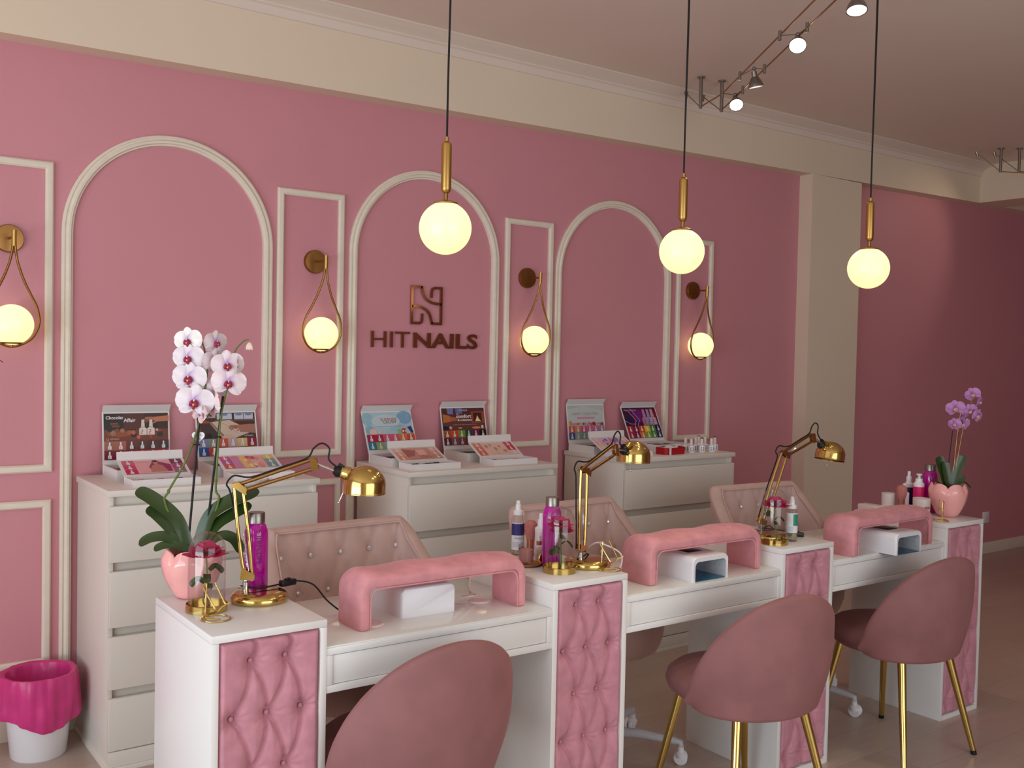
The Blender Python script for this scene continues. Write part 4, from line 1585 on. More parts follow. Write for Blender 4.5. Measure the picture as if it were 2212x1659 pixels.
big_box('open display box with a purple neon picture and rainbow swatches in its lid', 2.918, -0.115, 0.09, scene_neon,
        [(190, 20, 36), (120, 20, 70), (206, 66, 36), (232, 196, 44), (70, 140, 60), (36, 22, 76)], [(170, 30, 70), (130, 26, 84), (214, 120, 60), (130, 170, 50), (70, 140, 60), (50, 40, 90)])

small_box('small open box with a figure on its lid, in front of the chocolate-brown display box', 0.190, -0.352, 0.42, [(196, 40, 92), (200, 70, 110), (206, 96, 120)], [(150, 110, 140), (170, 76, 120), (110, 44, 90)],
          (230, 168, 172), art_person, [(110, 60, 80), (226, 210, 216), (206, 90, 140), (90, 70, 80)])
small_box('small open box with fruit colours on its lid, beside the white orchid', 0.568, -0.335, 0.40, [(206, 90, 80), (180, 90, 160), (206, 80, 130)], [(110, 150, 170), (130, 160, 150), (226, 190, 90)],
          (226, 170, 170), art_fruit, [(230, 190, 196), (200, 190, 200), (240, 150, 150), (140, 130, 150)])
small_box('small open box of black tools in front of the pale blue display box', 1.340, -0.352, 0.42, [(222, 150, 120), (226, 164, 136), (230, 190, 170)], [(200, 150, 130), (214, 160, 140), (222, 176, 156)],
          (222, 168, 150), art_hands, [(20, 18, 20), (30, 28, 30), (24, 20, 22), (60, 56, 60)])
small_box('small open box with pink samples in front of the fireside display box', 1.765, -0.350, 0.52, [(206, 92, 80), (212, 112, 92), (216, 130, 106)], [(222, 196, 190), (196, 40, 76), (206, 70, 96)],
          (226, 190, 176), art_shells, [(230, 60, 120), (226, 120, 150), (120, 100, 110), (200, 190, 200)])
small_box('small open box behind the middle brass lamp shade', 2.507, -0.345, 0.50, [(232, 206, 150), (232, 180, 196), (236, 190, 206)], [(150, 180, 190), (226, 160, 190), (226, 200, 200)],
          (226, 190, 204), art_swirl, [(200, 160, 190), (180, 190, 220), (226, 150, 180)])

# red gift box
t = thing('gift_box', 'open red gift box with a white ribbon on the right chest', 'box', (2.935, -0.405, 1.0), 0.1)
oct_ = [(-0.085, -0.03), (-0.055, -0.05), (0.055, -0.05), (0.085, -0.03), (0.085, 0.03), (0.055, 0.05), (-0.055, 0.05), (-0.085, 0.03)]
m = MB()
V = m.grid([[(x * s, y * s, z) for x, y in oct_] for s, z in ((0.96, 0.0), (1.0, 0.036), (0.95, 0.036), (0.93, 0.012))], close_u=True)
m.cap(V[0], True); m.cap(V[-1])
m.build('red_tray', M_RED, t, smooth=20)
m = MB(); m.tube(smooth_path([(-0.06, -0.01, 0.02), (-0.02, 0.01, 0.034), (0.02, -0.015, 0.03), (0.06, 0.01, 0.036)], 5), 0.009, 8); m.build('tissue_paper', M_CARD, t)
m = MB(); m.box(-0.071, -0.058, -0.0535, -0.0505, 0.0, 0.037); m.box(-0.071, -0.058, -0.0535, 0.05, 0.037, 0.0385); m.build('ribbon', M_CARD, t)

# nail polish bottles
def make_polish(cap_black):
    t = thing('nail_polish_bottle', 'x', 'bottle', (0, 0, 1.0), 0, 'white nail polish bottles on the right chest')
    m = MB(); m.box(-0.0145, 0.0145, -0.0145, 0.0145, 0, 0.036, 0.003); m.build('bottle_body', M_PLAST, t)
    m = MB(); m.lathe([(0.0085, 0.036), (0.0095, 0.04), (0.0075, 0.072), (0.0068, 0.074), (0.001, 0.074)], 18); cp = m.build('cap', M_FROST, t)
    if cap_black:
        m = MB(); m.lathe([(0.0078, 0.0738), (0.0078, 0.0775), (0.001, 0.0778)], 18); m.build('cap_top', M_BLACK, cp)
    P = Print(frame((-0.0125, -0.0147, 0.003), (1, 0, 0), (0, 0, 1)))
    P.text('S', 0.002, 0.004, (112, 90, 130), w=0.009, h=0.022, bold=0.02)
    P.rect(0.016, 0.003, 0.0225, 0.028, (150, 150, 176))
    P.m.build('label', M_PRINT, t, smooth=0)
    return t


NP = [(3.092, -0.360, 0, 'leftmost white nail polish bottle, half behind the red gift box'), (3.081, -0.412, 0, 'white nail polish bottle just right of the red gift box'),
      (3.170, -0.360, 0, 'white-capped nail polish bottle third from the gift box'), (3.246, -0.310, 1, 'rear nail polish bottle with a dark cap top near the middle of the row'),
      (3.152, -0.420, 1, 'front nail polish bottle with a dark cap top in the middle of the row'), (3.251, -0.352, 0, 'rear white nail polish bottle right of the dark-capped pair'),
      (3.217, -0.430, 0, 'front white nail polish bottle at the right end of the row'), (3.286, -0.390, 1, 'dark-capped nail polish bottle at the right end of the row')]
pa, pb = make_polish(0), make_polish(1)
ua = ub = False
for x, y, bl, lb in NP:
    if bl:
        o = pb if not ub else copy_tree(pb); ub = True
    else:
        o = pa if not ua else copy_tree(pa); ua = True
    o.location = (x, y, 1.0)
    o.rotation_euler.z = -0.5
    o['label'] = lb
# ------------------------------------------------------------------ brass desk lamps
TH = PH


def desk_lamp(label, loc, az, A1, A2, B1, B2, C1, C2, neck, shade, tilt, cable=None):
    """points are (along the arm direction, height) in metres from the base centre; tilt of the shade in degrees"""
    t = thing('desk_lamp', label, 'lamp', loc, math.radians(az), 'brass desk lamps')
    V3 = lambda p, y=0.0: Vector((p[0], y, p[1]))
    m = MB()
    m.lathe([(0.001, 0.0), (0.074, 0.0), (0.0755, 0.004), (0.0755, 0.013), (0.072, 0.021), (0.064, 0.0255), (0.05, 0.0275), (0.001, 0.028)], 56)
    m.build('base', M_GOLD, t, smooth=50)
    st = (A1[0] * 0.5 + A2[0] * 0.5 - 0.006, 0.026)
    m = MB()
    m.lathe([(0.0085, 0.026), (0.0085, 0.05), (0.006, 0.053), (0.0055, 0.06), (0.001, 0.06)], 16, Matrix.Translation((st[0], 0, 0)))
    m.tube([(st[0] - 0.02, 0, 0.036), (st[0], 0, 0.036)], 0.0035, 8)
    m.build('pivot_stem', M_CHROME, t)
    m = MB()
    a1, a2 = V3(A1), V3(A2)
    for y in (-0.008, 0.006):
        q = [(st[0] - 0.014, y, 0.058), (st[0] + 0.022, y, 0.055), (a1.x + 0.008, y, a1.z + 0.012), (a2.x - 0.005, y, a2.z + 0.02)]
        m.prism([(p[0], p[2]) for p in q], frame((0, y, 0), (1, 0, 0), (0, 0, 1)), 0.002)
    m.build('lower_bracket', M_GOLD, t)

    def link(name, p, q, bow, mat, r=0.0052):
        m = MB()
        a, b = V3(p), V3(q)
        d = (b - a)
        n = Vector((-d.z, 0, d.x)).normalized()
        m.tube([a, a + d * .25 + n * bow * .7, a + d * .5 + n * bow, a + d * .75 + n * bow * .7, b], r, 12)
        o = m.build(name, mat, t)
        m = MB()
        for e in (a, b):
            m.tube([e + Vector((0, -0.0095, 0)), e + Vector((0, 0.0095, 0))], 0.0042, 10)
        m.build('rivet', M_CHROME, o)
        return o

    link('lower_arm', A1, B1, -0.003, M_GOLD)
    link('lower_arm', A2, B2, 0.003, M_GOLD)
    b1, b2 = V3(B1), V3(B2)
    m = MB()
    for y in (-0.0085, 0.0065):
        q = [(b2.x - 0.010, b2.z + 0.004), (b1.x + 0.008, b1.z - 0.012), (b1.x + 0.012, b1.z + 0.006), (b2.x + 0.012, b2.z + 0.012)]
        m.prism(q, frame((0, y, 0), (1, 0, 0), (0, 0, 1)), 0.002)
    m.build('elbow_bracket', M_GOLD, t)
    link('upper_arm', B2, C2, 0.0, M_GOLDB)
    link('upper_arm', B1, C1, 0.0, M_GOLDB)
    c1, c2 = V3(C1), V3(C2)
    # springs
    for (p, q) in ((b1.lerp(b2, 0.35) + (c1 - b1) * 0.06, b1.lerp(b2, 0.45) + (c1 - b1) * 0.42), (a1.lerp(a2, 0.4) + (b1 - a1) * 0.12, a1.lerp(a2, 0.5) + (b1 - a1) * 0.46)):
        m = MB()
        d = q - p
        x = Vector((0, 1, 0)); y = d.normalized().cross(x)
        n = 110
        m.tube([p + d * (k / n) + (x * math.cos(k * 1.25) + y * math.sin(k * 1.25)) * 0.0042 for k in range(n + 1)], 0.0009, 5)
        m.tube([p - d * 0.15, q + d * 0.08], 0.0012, 6)
        m.build('spring', M_CHROME, t)
    m = MB()
    nk = V3(neck)
    for y in (-0.0085, 0.0065):
        q = [(c2.x - 0.006, c2.z + 0.006), (c1.x - 0.008, c1.z - 0.006), (c1.x + 0.010, c1.z - 0.004), (c2.x + 0.014, c2.z + 0.002)]
        m.prism(q, frame((0, y, 0), (1, 0, 0), (0, 0, 1)), 0.002)
    m.build('head_bracket', M_GOLD, t)
    m = MB()
    hb = c1.lerp(c2, 0.5) + Vector((0.01, 0, 0))
    for y in (-0.006, 0.006):
        m.tube([hb + Vector((0, y * .5, 0)), hb.lerp(nk, 0.6) + Vector((0, y, 0)), nk + Vector((0, y * 1.4, 0))], 0.0028, 8)
    m.build('swivel_fork', M_CHROME, t)
    # shade: dome with the opening downwards, tilted in the arm plane
    s = V3(shade)
    R = Matrix.Translation(s) @ Matrix.Rotation(math.radians(tilt), 4, 'Y')
    r = 0.058
    prof = [(r, -0.034), (r, -0.012)]
    for k in range(1, 15):
        a = PI / 2 * k / 14
        prof.append((max(0.0005, r * math.cos(a)), -0.012 + 0.052 * math.sin(a)))
    inner = [(max(0.0005, p[0] - 0.0015), p[1] - (0.0012 if p[1] > 0 else 0)) for p in reversed(prof)]
    m = MB()
    m.lathe(prof + inner, 56, R, cap0=False, cap1=False)
    m.lathe([(r + 0.0008, -0.0345), (r + 0.0008, -0.032), (r, -0.031)], 56, R, cap0=False, cap1=False)
    sh = m.build('lamp_shade', M_GOLD, t, smooth=50)
    m = MB(); m.ball(R @ Vector((0, 0, -0.005)), 0.02, 18, 12); m.build('bulb', M_FROST, sh)
    # neck: brass collar and black socket on the side of the dome towards the arm
    side = R @ Vector((-0.047, 0, 0.016))
    d = (nk - side).normalized()
    Q = Matrix.Translation(side) @ Vector((0, 0, 1)).rotation_difference(d).to_matrix().to_4x4()
    m = MB(); m.lathe([(0.019, -0.008), (0.019, 0.008), (0.0165, 0.012), (0.0165, 0.017), (0.001, 0.018)], 24, Q); m.build('collar', M_GOLD, sh)
    m = MB(); m.lathe([(0.0145, 0.016), (0.0155, 0.022), (0.0155, 0.03), (0.009, 0.038), (0.001, 0.04)], 20, Q); m.box(-0.012, 0.012, -0.004, 0.004, 0.014, 0.034, 0, mat=Q @ Matrix.Translation((0, 0, 0)) @ Matrix.Rotation(0.4, 4, 'Y')); sk = m.build('lamp_socket', M_BLACK, sh)
    m = MB()
    b0 = side + Vector((0.004, -0.014, -0.016))
    b9 = b0 + Vector((-0.024, -0.012, -0.058))
    m.tube([b0, b9], 0.0017, 8); m.ball(b9, 0.0038, 12, 8)
    m.build('aiming_rod', M_CHROME, sh)
    # cable following the arms with loops at the joints
    m = MB()
    y = 0.011
    up = (c2 - b2).normalized()
    nrm = Vector((-up.z, 0, up.x))
    path = [a2 + Vector((0, y, 0.0)), a2.lerp(b2, 0.5) + Vector((-0.006, y, 0)), b2 + Vector((-0.012, y, -0.02)), b2 + Vector((-0.022, y, 0.004)), b2 + Vector((-0.004, y, 0.026)), b2 + up * 0.035 + nrm * 0.012 + Vector((0, y * .5, 0)),
            b2 + up * 0.06 + nrm * 0.007, b2.lerp(c2, 0.6) + nrm * 0.007, c2 - up * 0.012 + nrm * 0.008, c2 + Vector((0.004, 0, 0.03)), c2 + Vector((0.026, 0, 0.044)), c2 + Vector((0.046, 0, 0.03)), c2 + Vector((0.045, 0, 0.0)), nk + Vector((0.004, 0, 0.008))]
    m.tube(smooth_path(path, 7), 0.0025, 7)
    m.build('cable', M_CORD, t)
    if cable:
        inv = t.matrix_basis.inverted() if False else (Matrix.Translation(Vector(loc)) @ Matrix.Rotation(math.radians(az), 4, 'Z')).inverted()
        pts, sw = cable
        m = MB()
        P = [inv @ Vector(p) for p in pts]
        m.tube(smooth_path(P, 7), 0.0024, 7)
        cd = m.build('power_cable', M_CORD, t)
        if sw:
            a, b = inv @ Vector(sw[0]), inv @ Vector(sw[1])
            m = MB()
            F = frame((a + b) / 2, b - a, Vector((0, 0, 1)))
            L = (b - a).length / 2
            m.box(-L, L, -0.0085, 0.0085, -0.009, 0.009, 0.003, mat=F)
            m.box(-0.008, 0.008, 0.0075, 0.0125, -0.005, 0.005, 0.001, mat=F @ Matrix.Rotation(0.15, 4, 'Z'))
            m.build('inline_switch' if len(sw) == 2 else 'plug', M_BLACK, cd)
    return t


desk_lamp('brass desk lamp beside the white orchid, its shade over the nearest desk', (0.222, -1.582, TH), -30,
          (-0.020, 0.058), (-0.042, 0.072), (-0.047, 0.296), (-0.070, 0.308), (0.142, 0.358), (0.133, 0.381), (0.200, 0.350), (0.274, 0.326), 2,
          (((0.178, -1.558, 0.872), (0.215, -1.582, 0.866), (0.262, -1.575, 0.866), (0.300, -1.565, 0.867), (0.345, -1.552, 0.865), (0.392, -1.552, 0.848), (0.430, -1.565, 0.800), (0.470, -1.600, 0.7655), (0.500, -1.66, 0.7655)), ((0.286, -1.570, 0.867), (0.334, -1.555, 0.866))))
desk_lamp('brass desk lamp on the second column, beside the rose dome and magenta bottle', (1.274, -1.6975, TH), 18,
          (-0.020, 0.052), (-0.050, 0.058), (-0.014, 0.300), (-0.050, 0.313), (0.164, 0.348), (0.149, 0.380), (0.218, 0.356), (0.289, 0.346), 3,
          (((1.225, -1.705, 0.862), (1.262, -1.700, 0.868), (1.290, -1.675, 0.866), (1.312, -1.668, 0.856), (1.345, -1.690, 0.842)), ((1.33, -1.676, 0.850), (1.362, -1.705, 0.839), 1)))
desk_lamp('brass desk lamp on the third column, its tilted shade before the white pier', (2.1765, -1.6733, TH), 3,
          (-0.016, 0.056), (-0.044, 0.064), (0.112, 0.305), (0.080, 0.319), (0.280, 0.356), (0.268, 0.384), (0.345, 0.338), (0.405, 0.310), 12,
          (((2.14, -1.66, 0.860), (2.2, -1.65, 0.864), (2.26, -1.665, 0.856), (2.30, -1.69, 0.845)), ((2.295, -1.690, 0.8445), (2.335, -1.722, 0.839), 1)))

# ------------------------------------------------------------------ orchids
NB = -Vector((_f.x, _f.y, 0)).normalized()     # the side the flowers turn to: the street
SX = Vector((0.81, -0.587, 0))
def lerpc(a, b, t):
    return tuple(lin(a)[i] * (1 - t) + lin(b)[i] * t for i in range(3))


def petal(m, M, L, W, ang, cup, pale, deep, nu=8, nv=8, pw=0.5, reach=0.5):
    rows, cols = [], []
    ca, sa = math.cos(ang), math.sin(ang)
    for i in range(nu + 1):
        s = i / nu
        wd = W * (math.sin(PI * min(1, s * 0.93 + 0.05)) ** pw)
        r, c = [], []
        for j in range(nv + 1):
            q = -1 + 2 * j / nv
            x, y = s * L, q * wd
            z = cup * (s * s) * L - 0.18 * wd * q * q + 0.04 * L * math.sin(q * 3 + s * 4)
            r.append(M @ Vector((x * ca - y * sa, x * sa + y * ca, z)))
            t = max(0, 1 - s / reach) ** 1.1 * (0.75 + 0.25 * (1 - abs(q)))
            vein = 0.10 * max(0, math.sin(q * 9 + 1.5)) * (1 - s)
            cc = lerpc(pale, deep, min(1, t + vein))
            c.append(cc)
        rows.append(r); cols.append(c)
    m.grid(rows, cols=cols)


def flower(parent, c, n, roll, R, pale, deep, lipc, name='flower'):
    n = Vector(n).normalized()
    up = Vector((0, 0, 1))
    x = up.cross(n).normalized()
    y = n.cross(x)
    M = Matrix(((x.x, y.x, n.x, c[0]), (x.y, y.y, n.y, c[1]), (x.z, y.z, n.z, c[2]), (0, 0, 0, 1))) @ Matrix.Rotation(roll, 4, 'Z')
    m = MB()
    Mb = M @ Matrix.Translation((0, 0, -0.002))
    petal(m, Mb, R * 0.92, R * 0.36, PI / 2, -0.1, pale, deep, reach=0.55)
    petal(m, Mb, R * 0.95, R * 0.34, PI / 2 + 2.25, -0.12, pale, deep, reach=0.4)
    petal(m, Mb, R * 0.95, R * 0.34, PI / 2 - 2.25, -0.12, pale, deep, reach=0.4)
    petal(m, M, R * 1.02, R * 0.62, 0.16, -0.10, pale, deep, 10, 10, 0.42, 0.42)
    petal(m, M, R * 1.02, R * 0.62, PI - 0.16, -0.10, pale, deep, 10, 10, 0.42, 0.42)
    o = m.build(name, M_FLOWER, parent, smooth=180)
    m = MB()
    m.c = lipc
    for sg in (-1, 1):
        m.ball(M @ Vector((sg * R * 0.12, -R * 0.08, R * 0.10)), R * 0.20, 12, 8, (0.6, 1, 0.9), M.to_3x3() @ Matrix.Rotation(sg * 0.4, 3, 'Z'))
    m.ball(M @ Vector((0, -R * 0.25, R * 0.08)), R * 0.14, 12, 8, (0.75, 1.2, 0.6), M.to_3x3())
    m.c = (226, 170, 90)
    m.ball(M @ Vector((0, -R * 0.13, R * 0.19)), R * 0.075, 10, 6)
    m.c = pale
    m.ball(M @ Vector((0, R * 0.06, R * 0.10)), R * 0.08, 10, 6, (0.8, 1.2, 1.2), M.to_3x3())
    m.build('lip', M_FLOWER, o, smooth=180)
    return o


def leaf(parent, pts, W, thick=0.0025, twist=0.0, face=0.85):
    P = smooth_path(pts, 8)
    n = len(P)
    m = MB()
    top, bot = [], []
    for i, p in enumerate(P):
        tg = (P[min(i + 1, n - 1)] - P[max(i - 1, 0)]).normalized()
        sd = tg.cross(Vector((0, 0, 0.72)) + NB * face)
        if sd.length < 1e-4:
            sd = Vector((1, 0, 0))
        sd.normalize()
        nr = sd.cross(tg)
        sd = (sd * math.cos(twist) + nr * math.sin(twist)).normalized()
        nr = sd.cross(tg)
        s = i / (n - 1)
        w = 0.76 * W * (0.28 + 0.72 * math.sin(PI * min(1, s * 0.62 + 0.12)) ** 0.8) * (1 if s < 0.82 else math.sqrt(max(0.0, 1 - ((s - 0.82) / 0.185) ** 2)))
        rt, rb = [], []
        for j in range(9):
            q = -1 + j / 4
            z = 0.24 * w * abs(q) ** 1.4
            rt.append(p + sd * q * w + nr * (z + thick * (1 - abs(q) * .8)))
            rb.append(p + sd * q * w + nr * (z - thick * (1 - abs(q) * .8)))
        top.append(rt + list(reversed(rb)))
    V = m.grid(top, close_u=True)
    m.cap(V[0], True); m.cap(V[-1])
    return m.build('leaf', M_GREEN, parent, smooth=60)


def tulip_pot(parent, rim_r, h, petals=6):
    m = MB()
    prof = []
    N = 72
    rows = []
    nz = 22

    def rad(s):
        return 0.036 + (rim_r - 0.036) * (math.sin(min(1, s * 1.25) * PI / 2) ** 0.8) - 0.010 * max(0, s - 0.8) / 0.2 * rim_r / 0.07

    def top(a):
        c = abs(math.cos(a * petals / 2))
        return h * (0.86 + 0.14 * c ** 0.6)

    for i in range(nz + 1):
        s = i / nz
        row = []
        for k in range(N):
            a = 2 * PI * k / N
            r = rad(s) * (1 + 0.018 * abs(math.cos(a * petals / 2)) + 0.006 * math.cos(a * 36) * math.sin(PI * min(1, s * 1.1)))
            row.append((r * math.cos(a), r * math.sin(a), s * top(a)))
        rows.append(row)
    inner = [[(x * 0.93, y * 0.93, z) for x, y, z in rows[-1]], [(x * 0.9, y * 0.9, h * 0.78) for x, y, z in rows[-1]]]
    V = m.grid(rows + inner, close_u=True)
    m.cap(V[0], True)
    m.build('pot', M_PETALPOT, parent, smooth=60)
    m = MB()
    m.lathe([(rim_r * 0.86, h * 0.79), (rim_r * 0.5, h * 0.82), (0.001, h * 0.83)], 40, cap0=False)
    m.build('bark', M_BARK, parent)


WP, WD = (230, 220, 226), (172, 120, 190)
orc = thing('potted_orchid', 'large white orchid in a pink petal-shaped pot on the nearest column', 'plant', (0.083, -1.447, TH))
tulip_pot(orc, 0.079, 0.134)
for pts, W in (([(-0.004, 0.003, 0.12), (-0.03, 0.03, 0.205), (-0.085, 0.072, 0.262), (-0.122, 0.098, 0.284)], 0.026),
               ([(-0.010, 0.012, 0.12), (-0.04, 0.040, 0.175), (-0.072, 0.066, 0.216), (-0.097, 0.084, 0.236)], 0.022),
               ([(0.010, -0.004, 0.12), (0.040, -0.020, 0.215), (0.090, -0.056, 0.262), (0.150, -0.096, 0.288)], 0.029),
               ([(0.012, -0.010, 0.12), (0.055, -0.028, 0.190), (0.095, -0.055, 0.225), (0.135, -0.080, 0.250)], 0.025),
               ([(-0.006, -0.004, 0.12), (-0.045, 0.030, 0.158), (-0.085, 0.062, 0.158), (-0.116, 0.086, 0.138)], 0.021),
               ([(0.015, -0.015, 0.12), (0.060, -0.045, 0.165), (0.092, -0.066, 0.158), (0.110, -0.080, 0.122)], 0.020),
               ([(-0.004, -0.010, 0.12), (-0.035, 0.010, 0.140), (-0.065, 0.030, 0.140), (-0.088, 0.045, 0.128)], 0.016)):
    leaf(orc, pts, W)
st = [[(-0.01, 0.01, 0.12), (-0.0564, 0.050, 0.246), (-0.0502, 0.047, 0.284), (-0.0135, 0.024, 0.364), (0.0141, 0.007, 0.457), (0.0275, 0.001, 0.539), (0.0358, -0.002, 0.614), (0.0290, 0.006, 0.672), (0.018, 0.012, 0.705)],
      [(0.02, -0.012, 0.12), (0.0596, -0.033, 0.257), (0.0536, -0.0275, 0.294), (0.0588, -0.027, 0.401), (0.0651, -0.028, 0.488), (0.0764, -0.034, 0.552), (0.0887, -0.04, 0.628), (0.0969, -0.044, 0.668), (0.1142, -0.056, 0.694), (0.126, -0.065, 0.700)]]
for s_ in st:
    m = MB()
    P = smooth_path(s_, 8)
    m.tube(P, [0.0034 - 0.0016 * i / len(P) for i in range(len(P))], 9)
    for k in (0.25, 0.45, 0.62):
        p = P[int(k * (len(P) - 1))]
        m.ball(p, 0.0047, 10, 6, (1, 1, 1.4))
    m.build('flower_stem', M_STEMG, orc)
for a, b in (((-0.0076, 0.0139, 0.12), (0.0205, 0.0051, 0.515)), ((0.0291, -0.0122, 0.12), (0.0700, -0.0293, 0.545))):
    m = MB(); m.tube([a, b], 0.0032, 9); m.build('support_stake', M_STAKE, orc)
    m = MB()
    c = Vector(a).lerp(Vector(b), 0.74)
    m.tube([c + SX * -0.008, c + SX * 0.009 + NB * 0.004], 0.0022, 6)
    m.build('stake_clip', M_STAKE, orc)
fl = [((-0.0058, 0.0311, 0.6934), -0.15, 0.1, .040, (244, 240, 236), 0), ((-0.0039, 0.0279, 0.647), -0.05, 0.05, .043, WP, .004), ((-0.0009, 0.0236, 0.5931), -0.05, -0.05, .047, WP, .008), ((0.0122, 0.0116, 0.5294), 0.1, -0.1, .051, WP, .012),
      ((0.0552, -0.0131, 0.690), 0.9, 0.0, .036, (224, 208, 212), -.01), ((0.0531, -0.0138, 0.6384), 0.8, 0.1, .040, (226, 208, 214), -.018), ((0.0826, -0.0355, 0.6304), 0.25, 0.1, .043, (226, 210, 214), .004),
      ((0.0581, -0.02, 0.572), 0.35, -0.1, .040, (222, 204, 210), -.015), ((0.0845, -0.0388, 0.5827), 0.25, -0.15, .046, (230, 214, 218), .002), ((0.0448, -0.0123, 0.5202), -0.9, 0.5, .042, (232, 214, 214), -.012), ((0.022, 0.004, 0.500), 2.4, 0.3, .036, (226, 200, 200), -.006),
      ((0.104, -0.05, 0.628), 1.9, 0.2, .030, (226, 210, 212), -.012)]
for c, yaw, roll, R, pale, off in fl:
    n = NB * math.cos(yaw) + SX * math.sin(yaw) + Vector((0, 0, -0.06))
    c = Vector(c) + NB * (0.008 + off)
    flower(orc, c, n, roll, R, pale, WD, (150, 34, 70))
m = MB(); m.c = (232, 206, 190)
for k in range(3):
    m.ball(Vector((0.1284, -0.0669, 0.682)) + SX * 0.004 * (k - 1), 0.0085, 12, 8, (0.6, 0.6, 1.35), Matrix.Rotation(0.35 * (k - 1), 3, NB))
m.build('flower_bud', M_FLOWER, orc)
# heart-shaped tag on the stake
hp = []
for k in range(40):
    a = 2 * PI * k / 40
    hp.append((0.0175 / 16 * 16 * math.sin(a) ** 3, 0.0175 / 16 * (13 * math.cos(a) - 5 * math.cos(2 * a) - 2 * math.cos(3 * a) - math.cos(4 * a))))
HM = frame(Vector((0.0141, 0.0065, 0.433)) + NB * -0.006, SX, Vector((0, 0, 1)))
m = MB(); m.prism(hp, HM, 0.0012)
tg = m.build('heart_tag', M_CARD, orc, smooth=20)
P_ = Print(HM @ Matrix.Translation((0, 0, 0.0013)))
P_.text('a', -0.012, 0.002, (90, 90, 90), w=0.003); P_.text('AS', 0.004, 0.002, (90, 90, 90), w=0.008); P_.text('tu', 0.002, -0.008, (90, 90, 90), w=0.006)
P_.m.build('tag_lettering', M_PRINT, tg, smooth=0)

orc2 = thing('potted_orchid', 'small purple orchid in a pink petal-shaped pot on the last column', 'plant', (3.3225, -1.7258, TH))
tulip_pot(orc2, 0.080, 0.148)
for pts, W, tw in (([(0.0, 0.005, 0.12), (-0.012, 0.016, 0.18), (-0.024, 0.028, 0.235), (-0.03, 0.033, 0.262)], 0.030, 0.0),
                   ([(0.0, -0.002, 0.12), (-0.006, 0.004, 0.17), (-0.010, 0.010, 0.215), (-0.010, 0.012, 0.240)], 0.024, 0.0),
                   ([(0.012, -0.006, 0.12), (0.03, -0.016, 0.19), (0.048, -0.026, 0.245), (0.055, -0.029, 0.27)], 0.028, 0.0),
                   ([(0.015, -0.01, 0.12), (0.045, -0.03, 0.155), (0.06, -0.038, 0.18)], 0.015, 0.0),
                   ([(0.02, -0.014, 0.13), (0.06, -0.036, 0.152), (0.086, -0.057, 0.124)], 0.006, 0.0), ([(-0.02, 0.014, 0.13), (-0.035, 0.03, 0.15), (-0.055, 0.045, 0.165)], 0.007, 0.0)):
    leaf(orc2, pts, W, twist=tw)
for s_ in ([(0.02, -0.008, 0.12), (0.0234, -0.009, 0.204), (0.0369, -0.013, 0.3575), (0.0486, -0.017, 0.4596), (0.036, -0.01, 0.49)], [(0.02, -0.01, 0.12), (0.0267, -0.0126, 0.174), (0.0567, -0.0265, 0.378), (0.0816, -0.0406, 0.481), (0.094, -0.05, 0.53)]):
    m = MB(); m.tube(smooth_path(s_, 8), 0.0022, 8); m.build('flower_stem', M_GOLDB, orc2)
for a, b in (((-0.004, 0.01, 0.12), (0.0204, 0.0, 0.3774)), ((0.014, 0.0, 0.12), (0.045, -0.012, 0.37))):
    m = MB(); m.tube([a, b], 0.0022, 8); m.build('support_stake', M_STAKE, orc2)
PP, PD_ = (190, 132, 190), (120, 50, 130)
for c, yaw, roll, R in (((0.0271, -0.0013, 0.4754), -0.4, 0.2, .040), ((0.0783, -0.0388, 0.4645), 0.1, 0.4, .036), ((0.0883, -0.0432, 0.5381), -0.6, 0.5, .034), ((0.1147, -0.0636, 0.5062), 0.8, 0.2, .028), ((0.1063, -0.0599, 0.4448), 0.5, -0.4, .034),
                        ((0.0237, -0.0017, 0.406), -0.8, 0.2, .030), ((0.0518, -0.0218, 0.4068), 0.2, 0.0, .038), ((0.064, -0.03, 0.43), 0.9, 0.6, .028)):
    n = NB * math.cos(yaw) + SX * math.sin(yaw) + Vector((0, 0, -0.25))
    flower(orc2, Vector(c) + NB * 0.01, n, roll, R, PP, PD_, (206, 170, 150))

